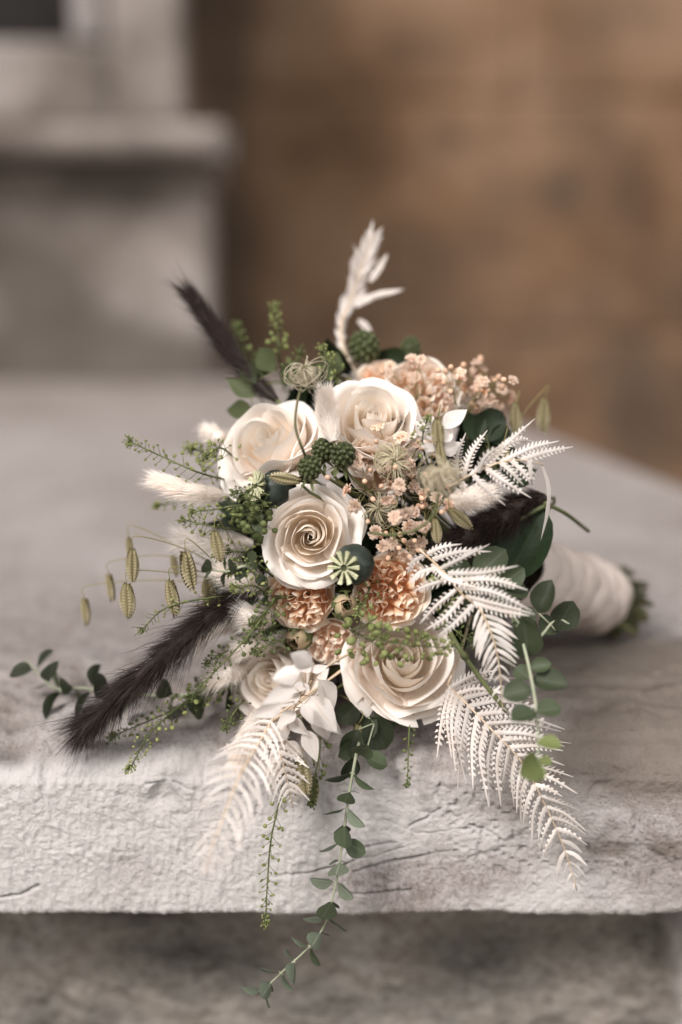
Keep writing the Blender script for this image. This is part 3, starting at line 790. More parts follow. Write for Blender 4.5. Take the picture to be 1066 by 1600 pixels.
# --- poppy seed pods
def poppy(label, pos, n, R, roll=0):
    n = Vector(n).normalized(); q = facing(n) @ Quaternion((0, 0, 1), roll)
    b = Vector(pos) - n * 2.05 * R
    t = thing('poppy_pod', label, 'seed pod', b, q, 'poppy seed pods')
    prof = [(.16, 0), (.30, .06), (.28, .16), (.62, .42), (.92, .80), (1.0, 1.15), (.93, 1.5), (.72, 1.78), (.52, 1.90), (.42, 1.98), (.40, 2.08), (.5, 2.13)]
    mb_ = MB(); P = []
    for i in range(29):
        a = 2 * math.pi * i / 28
        P.append([(R * r * (1 + .025 * math.cos(9 * a)) * math.cos(a), R * r * (1 + .025 * math.cos(9 * a)) * math.sin(a), R * z) for r, z in prof])
    mb_.grid(P); mb_.build('pod', M['pod'], t)
    cr = MB(); P = []
    for i in range(29):
        a = 2 * math.pi * i / 28
        P.append([(R * r * math.cos(a), R * r * math.sin(a), R * z) for r, z in ((.46, 1.97), (.66, 2.0), (.66, 2.04), (.3, 2.07), (.001, 2.03))])
    cr.grid(P); crown = cr.build('crown', M['pod_disc'], t, mtx=Matrix.Translation((0, 0, .14 * R)))
    for k in range(10):
        a = 2 * math.pi * k / 10
        ry = MB(); P = []
        for i in range(7):
            x = .17 + .66 * i / 6
            wd = .03 + .088 * (i / 6) ** 1.1
            zz = 2.13 - .02 * i / 6 + (.03 if i == 6 else 0)
            P.append([(R * (x - .03 * (abs(s) > .9) * (i == 6)), R * s * wd, R * (zz + (-.02 if abs(s) < .1 else (.03 if abs(s) > .9 else .10)) + .05 * (i / 6) ** 2)) for s in (-1, -.5, 0, .5, 1)])
        ry.grid(P)
        # underside keeps the ray a solid body
        P2 = [[(p[0], p[1], p[2] - .10 * R) for p in row] for row in P]
        ry.grid([row[::-1] for row in P2])
        nb = len(P) * 5
        last = [(6 * 5 + j) for j in range(5)]
        ry.build('ray', M['pod_ray'], crown, mtx=Matrix.Rotation(a, 4, 'Z'))
    sm = MB(); bl = q.inverted() @ (BIND - b)
    sm.tube(cat([(0, 0, .1 * R), (0, 0, -.02), Vector((0, 0, -.02)).lerp(bl, .5), bl], 10), .0016, .0016, 6)
    sm.build('stem', M['stem'], t)
poppy('poppy pod with sharp star crown at the lower right of the sharpest rose', dome(541, 886, -.022), (-.42, -.89, .08), .0150, .1)
poppy('poppy pod seen from the side with tilted crown left of the sharpest rose', dome(407, 760, -.008), (-.78, -.52, .25), .0140, .3)

# --- unripe berries
def berry(label, pos, r, ax=(0, -.4, 1), st=1.1, green='berry'):
    ax = Vector(ax).normalized()
    b = Vector(pos) - ax * r * st
    t = thing('blackberry', label, 'berry', b, facing(ax), 'unripe blackberries')
    mb_ = MB(); hb = MB()
    c = Vector((0, 0, r * st)); N_ = 50
    mb_.blob(c, r * .86, (0, 0, 1), st, 12, 8)
    for k in range(N_):
        z = 1 - 2 * (k + .5) / N_; a = k * 2.39996
        s = math.sqrt(1 - z * z)
        d = Vector((s * math.cos(a), s * math.sin(a), z * st))
        mb_.blob(c + d * r * .88, r * .235, d, 1, 7, 5)
        hb.hair(c + d * r * 1.0, d.normalized() * r * rnd.uniform(.06, .16) + rv(r * .05), r * .02)
        hb.blob(c + d * r * 1.10, r * .045, d, 1, 4, 3)
    mb_.build('drupelets', M[green], t, kind='stuff'); hb.build('style_hairs', M['berry_hair'], t, kind='stuff')
    for k in range(5):
        a = k * 1.2566; d = Vector((math.cos(a), math.sin(a), -.5))
        part('sepal', LEAFN, t, frame(d * r * .2, d, (0, 0, 1), r * 1.1))
    sm = MB(); bl = facing(ax).inverted() @ (BIND - b)
    sm.tube(cat([(0, 0, 0), (0, 0, -.012), Vector((0, 0, -.02)).lerp(bl, .5), bl], 10), .0011, .0013, 5)
    sm.build('stem', M['stem'], t)
berry('lowest of the green blackberries, sharp, above the sharpest rose', dome(484, 731, -.022), .0082)
berry('green blackberry farthest right in the trio above the sharpest rose', dome(536, 711, -.014), .0088, (.2, -.4, 1))
berry('darker green blackberry at the back of the trio above the sharpest rose', dome(505, 704, -.004), .0082, (-.1, -.3, 1))
berry('large blurred dark berry at the top beside the white plume', dome(569, 543, .05), .0120, (-.1, -.1, 1), 1.15)
berry('blurred upright dark green berry at the top, right of the white plume', dome(641, 547, .06), .0082, (.15, 0, 1), 1.4)
berry('blurred dark berry half hidden left of the white plume', dome(522, 566, .045), .0105, (-.2, 0, 1), 1.1)

# --- baby's breath
def gyp_mesh():
    mb_ = MB()
    for ring, (n_, el, ln) in enumerate(((7, .25, 1.0), (6, .75, .8), (4, 1.2, .6))):
        for k in range(n_):
            a = 2 * math.pi * (k + .5 * ring) / n_ + rnd.uniform(-.25, .25)
            e = el + rnd.uniform(-.2, .2)
            d = Vector((math.cos(a) * math.cos(e), math.sin(a) * math.cos(e), math.sin(e)))
            s = Vector((-math.sin(a), math.cos(a), 0)) + rv(.15)
            L_ = ln * rnd.uniform(.85, 1.1)
            nrm = d.cross(s)
            b0 = d * .12
            mb_.add([b0 - s * .10, b0 + s * .10, d * .65 * L_ - s * .34 + nrm * .08, d * .68 * L_ + nrm * .16, d * .65 * L_ + s * .34 + nrm * .06, d * L_ - s * .22 - nrm * .10, d * .93 * L_ - nrm * .0, d * L_ + s * .22 - nrm * .12],
                    [(0, 1, 3), (0, 3, 2), (1, 4, 3), (2, 3, 6, 5), (3, 4, 7, 6)], [(0, 0), (0, 0), (.5, .7), (.5, .6), (.5, .7), (1, 1), (1, .9), (1, 1)])
    mb_.blob((0, 0, -.12), .24, (0, 0, 1), 1.3, 6, 4)
    return mesh('flower', np.array([tuple(v) for v in mb_.V]), mb_.F, M['gyp'], mb_.U)
GYP = [gyp_mesh() for _ in range(5)]
_b = MB(); _b.blob((0, 0, 0), 1.0, (0, 0, 1), 1.25, 8, 6); _b.blob((0, 0, -.9), .55, (0, 0, 1), 1, 6, 4)
GBUD = mesh('bud', np.array([tuple(v) for v in _b.V]), _b.F, M['gyp_bud'], _b.U)
def gyps(label, root, heads, depth, size=.0042):
    """root: point the sprays branch from; heads: list of (px, py, kind) or generated spots"""
    root = Vector(root)
    t = thing('babys_breath', label, 'baby\'s breath', root, None, 'peach baby\'s breath')
    st = MB()
    stem_to_bind(st, root, None, .0009)
    nodes_ = []
    for k in range(max(4, len(heads) // 6)):
        h = heads[k * len(heads) // max(4, len(heads) // 6)][0]
        nodes_.append(root.lerp(h, rnd.uniform(.45, .62)) + rv(.004))
    for nd in nodes_: st.tube(cat([root, root.lerp(nd, .5) + rv(.003), nd], 6), .0005, .0004, 4)
    for h, kind, sz in heads:
        nd = min(nodes_, key=lambda c: (c - h).length)
        mid = nd.lerp(h, .5) + rv(.0025)
        st.tube(cat([nd, mid, h], 6), .00034, .00024, 4)
        d = ((h - mid).normalized() + Vector((0, -.7, .15)) + rv(.35)).normalized()
        qq = d.to_track_quat('Z', 'Y').to_matrix().to_4x4()
        me = rnd.choice(GYP) if kind else GBUD
        part('flower' if kind else 'bud', me, t, Matrix.Translation(h - root) @ qq @ Matrix.Rotation(rnd.uniform(0, 6), 4, 'Z') @ Matrix.Scale(sz, 4))
    st.build('stems', M['gyp_stem'], t, root)
spots = [(512, 746), (544, 766), (555, 792), (557, 720), (592, 668), (612, 711), (624, 757), (628, 683), (640, 740), (635, 800), (617, 808), (605, 780), (616, 785),
         (648, 800), (659, 775), (654, 790), (640, 823), (587, 832), (611, 848), (583, 780), (665, 740), (676, 712), (672, 690), (660, 700), (655, 690), (600, 735),
         (618, 730), (700, 790), (690, 800), (575, 815), (640, 870), (610, 865), (600, 893), (630, 690), (588, 690), (579, 735), (646, 760), (668, 765), (596, 760),
         (648, 845), (625, 835), (662, 820), (682, 780), (570, 752), (632, 845), (607, 872), (654, 860), (700, 760), (718, 740)]
big = {(544, 766), (555, 792), (557, 720), (612, 711), (624, 757), (640, 740), (635, 800), (617, 808), (605, 780), (648, 800), (659, 775), (640, 823), (587, 832), (611, 848),
       (672, 690), (628, 683), (592, 668), (700, 790), (600, 735), (646, 760), (662, 820), (682, 780)}
heads = []
for s_ in spots:
    k = s_ in big
    heads.append((dome(s_[0], s_[1], rnd.uniform(-.028, .004)), k, rnd.uniform(.0052, .0062) if k else rnd.uniform(.0016, .0021)))
for k in range(34):
    a, r_ = rnd.uniform(0, 6.3), math.sqrt(rnd.random())
    heads.append((dome(632 + 62 * r_ * math.cos(a), 775 + 95 * r_ * math.sin(a), rnd.uniform(-.01, .025)), k % 3 > 0, rnd.uniform(.0044, .0056) if k % 3 else .002))
gyps('peach baby\'s breath spray in front of the dark hollow right of the sharpest rose', dome(628, 800, .045), heads, 0)
heads = []
for k in range(62):
    a, r_ = rnd.uniform(0, 6.3), math.sqrt(rnd.random())
    x, y = 745 + 62 * r_ * math.cos(a), 606 + 48 * r_ * math.sin(a)
    if k < 14: x, y = rnd.uniform(590, 720), rnd.uniform(560, 592)
    heads.append((W(x, y, .10 + rnd.uniform(-.03, .04)), k % 3 > 0, rnd.uniform(.0045, .006) if k % 3 else .0022))
gyps('blurred peach baby\'s breath along the upper right rim of the bouquet', W(725, 655, .10), heads, 0)
heads = [(dome(rnd.uniform(535, 630), rnd.uniform(1085, 1140), .03 + rnd.uniform(-.01, .02)), k % 4 > 0, .0042 if k % 4 else .002) for k in range(22)]
gyps('shaded baby\'s breath hanging under the lowest ivory rose', dome(570, 1085, .05), heads, 0)

# --- quaking grass
def briza_mesh():
    mb_ = MB()
    n = 11
    for k in range(n):
        t = k / (n - 1)
        wdt = .235 * math.sin(math.pi * min(1, (t * .88 + .12))) ** .6
        for s in (-1, 1):
            for f in (-1, 1):
                x0 = t * .86 + (.03 if s > 0 else 0)
                # one boat-shaped scale, half per face
                b = Vector((x0, 0, f * .035))
                tipp = Vector((x0 + .17, s * wdt, f * .03))
                o1 = Vector((x0 - .03, s * wdt * .72, f * .085))
                o2 = Vector((x0 + .11, s * wdt * .38, f * .135))
                mb_.add([b, o1, tipp, o2], [(0, 1, 3), (1, 2, 3)] if f * s > 0 else [(0, 3, 1), (1, 3, 2)], [(0, .25), (0, .15), (0, 1), (1, .75)])
                mb_.add([b, o2, tipp, Vector((x0 + .16, 0, f * .10))], [(0, 1, 3), (1, 2, 3)] if f * s < 0 else [(0, 3, 1), (1, 3, 2)], [(0, .1), (1, .85), (0, 1), (0, .3)])
    return mesh('spikelet', np.array([tuple(v) for v in mb_.V]), mb_.F, M['briza'], mb_.U, smooth=False)
BRIZA = briza_mesh()
def briza(label, root, items, y0=None):
    """items: (top px, top py, tip px, tip py, y)"""
    root = Vector(root)
    t = thing('quaking_grass', label, 'quaking grass', root, None, 'quaking grass sprigs')
    st = MB(); stem_to_bind(st, root, None, .0008)
    for (a, b, c, d, y) in items:
        p, q = W(a, b, y), W(c, d, y)
        ax = q - p
        part('spikelet', BRIZA, t, frame(p - root, ax, Vector((rnd.uniform(-.9, .9), -1, .1)), ax.length, 1, rnd.uniform(.8, 1.05)))
        ctrl = root.lerp(p, .55) + Vector((0, 0, .012)) + rv(.003)
        top = p - ax.normalized() * .006 + Vector((.003, 0, .004))
        st.tube(cat([root, ctrl, top, p], 14), .00050, .00032, 4)
    st.build('stems', M['gyp_stem'], t, root)
briza('quaking grass with the sharp spikelets hanging left of the sharpest rose', dome(400, 930, .02), [(335, 830, 345, 878, .0), (289, 862, 300, 922, .01), (265, 907, 274, 962, .005), (324, 902, 328, 950, .03), (322, 935, 330, 975, .02)])
briza('quaking grass farthest left, pale spikelets dangling above the ledge', dome(395, 915, .04), [(207, 858, 207, 910, .02), (198, 912, 201, 966, .02), (170, 897, 176, 938, .07), (132, 935, 136, 976, .07), (201, 840, 204, 872, .08), (270, 868, 276, 900, .08)])
briza('single quaking grass spikelet lying between poppy crown and blackberries', dome(480, 748, .01), [(470, 752, 420, 743, dome(445, 745, -.02).y)])
briza('quaking grass with blurred spikelets at the upper right edge', dome(770, 720, .03), [(851, 622, 848, 678, .13), (806, 630, 806, 680, .10), (788, 690, 792, 726, .05)])
briza('blond quaking grass spikelets by the curled stem among baby\'s breath', dome(660, 850, .02), [(702, 795, 737, 826, -.015), (680, 810, 684, 850, -.01), (686, 690, 692, 735, -.01), (683, 655, 686, 700, -.005)])
briza('quaking grass spikelets hanging below the white leaves and the lowest rose', dome(500, 1100, .02), [(469, 1185, 478, 1243, -.03), (560, 1132, 561, 1178, .0), (492, 1215, 489, 1258, -.005)])

# --- fluffy grasses
def tail(label, pts, rad, nh, hl, mats, name='bunny_tail', catg='grass', group=None, taper=.75, stemr=.0010, lean=1.5, wid=.00016, extra=0, awn=0.0):
    path = cat(pts, 30)
    root = path[0]
    t = thing(name, label, catg, root, None, group)
    core = MB(); V = []
    for i, p in enumerate(path):
        k = i / 29
        r = rad * math.sin(math.pi * (.08 + .87 * k)) ** .5 * (1 - (1 - taper) * k)
        core_r = r * .62
        V.append((p, core_r))
    P = []
    for i, (p, r) in enumerate(V):
        tg = at_t(path, i / 29)[1]; a = tg.orthogonal().normalized(); b = tg.cross(a)
        P.append([p + (a * math.cos(s) + b * math.sin(s)) * r * (1 + .12 * math.sin(5 * s + i * 1.7)) for s in [2 * math.pi * j / 10 for j in range(11)]])
    core.grid(P); core.build('seed_core', mats[1], t, root)
    hb = MB()
    dark = name == 'foxtail_grass'
    left = 0
    for k in range(nh):
        if left <= 0:
            u0 = rnd.random() ** .9
            tg = at_t(path, u0)[1]
            rd0 = rv(); rd0 -= tg * rd0.dot(tg); rd0.normalize()
            sp0 = rnd.uniform(.5, 1.1); left = rnd.randint(10, 24) if dark else 1
            ln0 = rnd.uniform(.7, 1.15)
        left -= 1
        u = min(1, max(0, u0 + rnd.gauss(0, .008)))
        p, tg = at_t(path, u)
        r = rad * math.sin(math.pi * (.08 + .87 * u)) ** .5 * (1 - (1 - taper) * u) * .6
        rd = rd0 + rv(.22 if dark else .05); rd -= tg * rd.dot(tg); rd.normalize()
        L_ = hl * ln0 * rnd.uniform(.55, 1.1) * (1.7 if rnd.random() < awn else 1)
        d = (rd * sp0 + tg * lean * rnd.uniform(.7, 1.15) + rv(.12)).normalized() * L_
        hb.hair(p + rd * r * rnd.uniform(.7, 1), d, wid)
    hb.build('hairs', mats[0], t, root, kind='stuff')
    sm = MB(); stem_to_bind(sm, root, None, stemr, (path[0] - path[3]).normalized() * .6 + (BIND - root).normalized() * .4)
    sm.build('stem', M['stem'], t, root)
    return t
BM, DM = (M['bunny'], M['bunny_core']), (M['dark_hair'], M['dark_core'])
BG, DG = 'white bunny tail grasses', 'dark foxtail grass spikes'
tail('cream bunny tail pointing out to the left under the green sprig', [dome(352, 775, .0), W(300, 768, .03), W(245, 750, .035)], .0098, 2600, .017, BM, group=BG, lean=2.6)
tail('upright white bunny tail between the two uppermost ivory roses', [dome(522, 690, -.012), W(512, 650, .02), W(508, 612, .025)], .0105, 2600, .012, BM, group=BG, lean=2)
tail('blurred white bunny tail at the outer edge of the upper left rose', [dome(365, 690, .05), W(345, 684, .09), W(322, 672, .10)], .0095, 1500, .012, BM, group=BG)
tail('white bunny tail slanting down across the white leaves at the lower left', [dome(415, 1095, -.012), W(392, 1140, -.025), W(368, 1192, -.03)], .0115, 3000, .013, BM, group=BG, lean=2)
tail('fluffy cream bunny tail behind the quaking grass left of the sharpest rose', [dome(395, 850, .03), W(345, 850, .05), W(285, 842, .06)], .0115, 2400, .020, BM, group=BG, lean=1.6)
tail('white bunny tail hidden behind the dark foxtail at the lower left', [dome(400, 985, .05), W(345, 975, .07), W(305, 1005, .07)], .0110, 1600, .014, BM, group=BG)
tail('white fluffy tail under the upper right fern beside the dark foxtail', [dome(705, 780, -.02), W(735, 778, -.01), W(768, 768, -.005)], .0105, 2200, .012, BM, group=BG)
tail('soft white bunny tail between the left peach rose and the sprig', [dome(425, 960, -.0), W(395, 965, .0), W(362, 950, .01)], .0120, 2200, .014, BM, group=BG)
tail('short white bunny tail above the soft rose at the lower left', [dome(420, 1010, .0), W(388, 1008, .01), W(352, 1020, .02)], .0110, 2000, .013, BM, group=BG)
tail('wispy cream tail fanned above the long foxtail near the peach rose', [dome(415, 915, .01), W(380, 905, .015), W(345, 890, .02)], .0090, 1500, .018, BM, group=BG, lean=1.2)
tail('wispy cream tail low at the left between soft rose and far left sprig', [dome(400, 1045, .02), W(365, 1048, .015), W(330, 1062, .015)], .0090, 1500, .016, BM, group=BG, lean=1.4)
tail('long dark foxtail spike reaching down left over the ledge', [W(398, 928, .02), W(330, 962, .0), W(240, 1040, -.012), W(175, 1098, -.01), W(125, 1140, .0)], .0100, 6400, .029, DM, 'foxtail_grass', 'grass', DG, .62, .0014, 1.6, .00018, awn=.08)
tail('blurred dark foxtail spike rising at the upper left', [W(432, 625, .10), W(385, 580, .125), W(340, 520, .14), W(300, 462, .15)], .0078, 4200, .022, DM, 'foxtail_grass', 'grass', DG, .6, .0014, 2.6, .0002, awn=.12)
tail('dark foxtail spike behind the white ferns on the right', [W(850, 778, .07), W(800, 800, .05), W(745, 830, .035), W(690, 862, .03)], .0140, 5600, .022, DM, 'foxtail_grass', 'grass', DG, .9, .0014, 1.3, .0002)

# --- clematis seed heads
def seedhead(label, c, R, axis, stem_pts, n=70, mat='seed', curl=2.3):
    c = Vector(c); axis = Vector(axis).normalized()
    t = thing('seed_head', label, 'seed head', stem_pts[0], None, 'curly seed heads')
    root = Vector(stem_pts[0])
    mb_ = MB()
    sw = axis.orthogonal().normalized()
    for k in range(n):
        d = rv(); d -= axis * d.dot(axis) * .35; d.normalize()
        d = (d + axis * (.25 if 'bare' in label else .75)).normalized()
        e = (-axis + (.7 if 'bare' in label else .9) * axis.cross(d) + rv(.25)); e -= d * e.dot(d); e.normalize()
        kk = curl * rnd.uniform(.6, 1.35); r_ = R * rnd.uniform(.6, 1.12)
        pts = []
        for i in range(11):
            s = i / 10
            a = kk * s
            pts.append(c + (d * math.cos(a) + e * math.sin(a)) * r_ * min(1, s * 2.2) ** .8 * (1 - .12 * s) + rv(.0002))
        mb_.tube(pts, .00055, .00022, 3, False)
    mb_.build('filaments', M[mat], t, root, kind='stuff')
    cb = MB(); cb.blob(c, R * .17, axis, 1, 8, 6); cb.build('receptacle', M['seed_stem'], t, root)
    sm = MB(); sm.tube(cat([Vector(p) for p in stem_pts] + [c], 26), .0011, .0009, 6)
    sm.build('stem', M['seed_stem'] if 'bare' in label or mat == 'seed' else M['stem'], t, root)
seedhead('curly seed head held high on a bare stem above the upper left rose', W(476, 576, .0), .0180, (.25, -.15, .9), [dome(482, 722, .0), W(473, 702, -.012), W(462, 668, -.014), W(464, 632, -.01), W(472, 600, -.004)], 44, 'seed_pale', 2.1)
seedhead('pale blurred seed head on a curled stem in front of baby\'s breath', W(692, 745, -.05), .0175, (-.05, -.3, .9), [dome(578, 832, -.012), W(610, 836, -.035), W(650, 828, -.046), W(676, 806, -.05), W(686, 772, -.05)], 80, 'seed_pale', 1.7)
seedhead('tangled seed head among baby\'s breath beside the half hidden peach rose', dome(616, 722, -.012), .0160, (.3, -.6, .5), [dome(625, 770, .02), dome(620, 745, .005)], 60, 'seed', 2.0)
seedhead('dim seed head deep in the hollow right of the sharpest rose', dome(592, 795, .012), .0150, (-.2, -.8, .3), [dome(610, 820, .04), dome(600, 805, .03)], 60, 'seed', 2.0)

# --- bleached ferns
def pinna(path, lobe, n, nrm, sweep=.9, simple=False, wid=.29, tipk=.75, curl=.15):
    """one leaflet of a frond along path (world points): lobes on both sides of a thin midrib"""
    mb_ = MB()
    L_ = sum((path[i + 1] - path[i]).length for i in range(len(path) - 1))
    nrm = Vector(nrm).normalized()
    if simple:
        m = 9
        P = []
        for i in range(m):
            s = i / (m - 1)
            p, tg = at_t(path, s)
            sd = nrm.cross(tg).normalized()
            wv = lobe * (math.sin(math.pi * min(1, .12 + s * .88)) ** .7) * (1 if s < .98 else .15)
            wv *= 1 + .10 * math.sin(s * 31 + lobe * 9000)
            P.append([p - sd * wv - nrm * wv * .25, p + nrm * wv * .1, p + sd * wv - nrm * wv * .25])
        mb_.grid(P)
        return mb_
    for i in range(int(n * .86)):
        s = (i + .4) / n
        p, tg = at_t(path, s)
        sd = nrm.cross(tg).normalized()
        ln = lobe * (1 - s ** 2.2) ** tipk * (.55 + .45 * min(1, s * 6)) + .0006
        w_ = L_ / n * wid
        for sg in (-1, 1):
            d = (sd * sg * math.cos(sweep) + tg * math.sin(sweep) - nrm * rnd.uniform(-.5, 1.2) * curl).normalized()
            ln2 = ln * rnd.uniform(.88, 1.1)
            e = d.cross(nrm).normalized()
            b = p + tg * (.25 * sg * w_)
            up = nrm * w_ * .25
            mb_.add([b - tg * w_ * .9, b + tg * w_ * .9, b + d * ln2 * .55 - e * w_ * .85 - up, b + d * ln2 * .5 + up, b + d * ln2 * .55 + e * w_ * .85 - up, b + d * ln2],
                    [(0, 1, 3), (0, 3, 2), (1, 4, 3), (2, 3, 5), (3, 4, 5)])
    P = []
    for i in range(10):
        s = i / 9; p, tg = at_t(path, s); sd = nrm.cross(tg).normalized()
        r = .0015 * (1 - s) ** .6 + .0002
        P.append([p - sd * r, p + nrm * r, p + sd * r])
    mb_.grid(P)
    return mb_

def fern(label, rach, pins, group='bleached white ferns', rr=.0009, stem=True):
    """rach: world points; pins: list of dicts(path, lobe, n, nrm, simple)"""
    path = cat(rach, 30); root = path[0]
    t = thing('fern_frond', label, 'fern', root, None, group)
    rb = MB(); rb.tube(path, rr, rr * .4, 6)
    if stem: stem_to_bind(rb, root, None, rr)
    rb.build('midrib', M['fern_rib'], t, root)
    for k in pins: pinna(**k).build('leaflet', M['fern'], t, root)
    return t

def auto_pins(rach, n, llen, lang, nrm, lobe=.19, t0=.04, t1=.97, droop=.25, simple_from=.7, side_scale=(1, 1), bias=(0, 0, 0), swl=.75, jit=.0, simple_w=.085):
    path = cat(rach, 60); nrm = Vector(nrm).normalized(); out = []
    for k in range(n):
        s = t0 + (t1 - t0) * k / (n - 1)
        p, tg = at_t(path, s)
        for j, sg in enumerate((-1, 1)):
            L_ = llen(s) * side_scale[j] * rnd.uniform(.9, 1.08)
            if L_ < .002 or rnd.random() < .05: continue
            if rnd.random() < .2: L_ *= rnd.uniform(.6, .9)
            a = lang(s) + rnd.uniform(-.06, .06)
            sd = nrm.cross(tg).normalized()
            d = sd * sg * math.sin(a) + tg * math.cos(a) + Vector(bias)
            d.normalize()
            nn = (nrm + rv(.26 + jit)).normalized()
            q1 = p + d * L_ * .5 + nn * L_ * rnd.uniform(-.02, .05)
            q2 = p + d * L_ + tg * L_ * droop * rnd.uniform(.4, 1.5) - nn * L_ * rnd.uniform(-.12, .30) + Vector((0, 0, -droop * .3 * L_))
            pt = cat([p, q1, q2], 12)
            if s > simple_from: out.append(dict(path=pt, lobe=L_ * simple_w, n=0, nrm=nn, simple=True))
            else: out.append(dict(path=pt, lobe=min(.0066, L_ * lobe), n=max(5, int(L_ / .0034)), nrm=nn, sweep=swl))
    return out
def pin(pts, y, lobe=.0055, n=None, nrm=(0, -1, .2), simple=False, sweep=.75):
    ys = y if isinstance(y, (list, tuple)) else [y] * len(pts)
    P = cat([W(a, b, yy) for (a, b), yy in zip(pts, ys)], 14)
    L_ = sum((P[i + 1] - P[i]).length for i in range(13))
    nn = (Vector(nrm) + rv(.22)).normalized()
    return dict(path=P, lobe=lobe, n=n or max(5, int(L_ / .0034)), nrm=nn, simple=simple, sweep=sweep)

# upper right frond
r1 = [W(700, 762, .0), W(735, 742, -.01), W(782, 722, -.012), W(820, 719, -.006), W(850, 726, .0)]
p1 = [pin([(736, 742), (785, 700), (836, 654)], (-.01, -.01, .01)), pin([(782, 722), (830, 700), (874, 689)], (-.01, 0, .012)), pin([(815, 718), (855, 706), (896, 698)], (-.005, 0, .01)),
      pin([(724, 746), (738, 705), (762, 672)], (-.008, .0, .02)), pin([(715, 752), (715, 712), (728, 676)], (0, .01, .03)), pin([(760, 730), (800, 690), (838, 690)], (0, .01, .03)),
      pin([(740, 742), (760, 765), (790, 790)], (-.012, -.016, -.012)), pin([(760, 732), (788, 752), (830, 778)], (-.012, -.018, -.016)), pin([(782, 722), (800, 738), (818, 758)], (-.012, -.018, -.016)),
      pin([(800, 720), (818, 738), (830, 756)], (-.01, -.014, -.012), .0045), pin([(722, 752), (732, 778), (748, 796)], (-.01, -.012, -.01)), pin([(828, 720), (830, 745), (832, 760)], (-.008, -.01, -.008), .004),
      pin([(847, 725), (858, 760), (856, 800), (845, 845)], (0, .002, .005, .01), .0016, simple=True), pin([(706, 758), (690, 735), (694, 705)], (.0, .01, .02)), pin([(748, 738), (760, 712), (788, 694)], (-.012, -.016, -.01), .005)]
fern('bleached fern at the upper right with tips spread toward the brown wall', r1, p1)
# middle frond
r2 = [W(655, 858, -.012), W(690, 890, -.028), W(722, 928, -.036), W(752, 950, -.04)]
p2 = [pin([(700, 896), (755, 895), (810, 884)], (-.03, -.04, -.045)), pin([(708, 906), (770, 906), (825, 922)], (-.03, -.045, -.05)), pin([(716, 918), (770, 925), (832, 955)], (-.034, -.05, -.055)),
      pin([(728, 932), (780, 945), (836, 960)], (-.036, -.05, -.055)), pin([(740, 942), (785, 955), (828, 962)], (-.04, -.05, -.055)),
      pin([(690, 888), (730, 868), (766, 850)], (-.028, -.03, -.025), .0045), pin([(676, 874), (720, 862), (768, 862)], (-.02, -.022, -.02), .005),
      pin([(712, 922), (680, 948), (656, 975)], (-.034, -.04, -.04)), pin([(724, 932), (695, 965), (664, 985)], (-.036, -.045, -.045)), pin([(740, 945), (712, 972), (684, 995)], (-.04, -.05, -.05)),
      pin([(700, 905), (668, 915), (645, 925)], (-.03, -.035, -.035)), pin([(684, 888), (655, 895), (640, 912)], (-.024, -.03, -.03)), pin([(665, 868), (645, 878), (637, 898)], (-.014, -.02, -.018), .0045),
      pin([(676, 880), (700, 905), (745, 918)], (-.02, -.035, -.045), .005), pin([(668, 866), (690, 855), (722, 850)], (-.012, -.016, -.012), .0045)]
fern('bleached fern sweeping over the right side beside the deep peach rose', r2, p2)
r2b = [W(748, 946, -.042), W(768, 990, -.05), W(780, 1040, -.052), W(786, 1112, -.05)]
p2b = auto_pins(r2b, 13, lambda s: .023 * (1 - .75 * s ** 1.6), lambda s: .80, (.12, -1, .1), droop=.12, simple_from=-1, simple_w=.08)
fern('narrow bleached fern tip hanging straight down left of the round eucalyptus leaves', r2b, p2b, stem=False)
# long lower right frond
r3 = [W(700, 1070, .0), W(722, 1092, -.018), W(772, 1144, -.035), W(816, 1192, -.035), W(852, 1258, -.030), W(882, 1326, -.026), W(902, 1392, -.024)]
def l3(s): return (.038 + .010 * math.sin(math.pi * min(1, s * 2.2))) * (1 - s ** 2.6) ** .8 + .004 * (1 - s)
p3 = auto_pins(r3, 23, l3, lambda s: 1.0 - .22 * s, (.05, -1, .12), lobe=.14, droop=.22, simple_from=.76, simple_w=.085, bias=(0, .05, -.12), jit=.08)
fern('longest bleached fern hanging over the ledge at the lower right', r3, p3)
# lower left frond
r4 = [W(428, 1120, -.03), W(402, 1165, -.06), W(375, 1212, -.105), W(348, 1280, -.13), W(328, 1335, -.135), W(321, 1368, -.135)]
def l4(s): return .031 * (1 - s ** 2.2) ** .9 * min(1, .5 + s * 2)
p4 = auto_pins(r4, 22, l4, lambda s: 1.12 - .3 * s, (-.1, -1, .15), lobe=.13, droop=.35, simple_from=.22, simple_w=.040, bias=(0, .06, -.15))
fern('soft bleached fern fading against the pale stone at the lower left', r4, p4)
r4b = [W(420, 1130, -.02), W(440, 1185, -.035), W(452, 1235, -.035), W(458, 1262, -.03)]
p4b = auto_pins(r4b, 13, lambda s: .020 * (1 - s ** 2) ** .9 + .002, lambda s: .85, (.2, -1, .1), lobe=.15, droop=.2, simple_from=.7)
fern('short bleached fern spray behind the white leaves at the lower left', r4b, p4b)
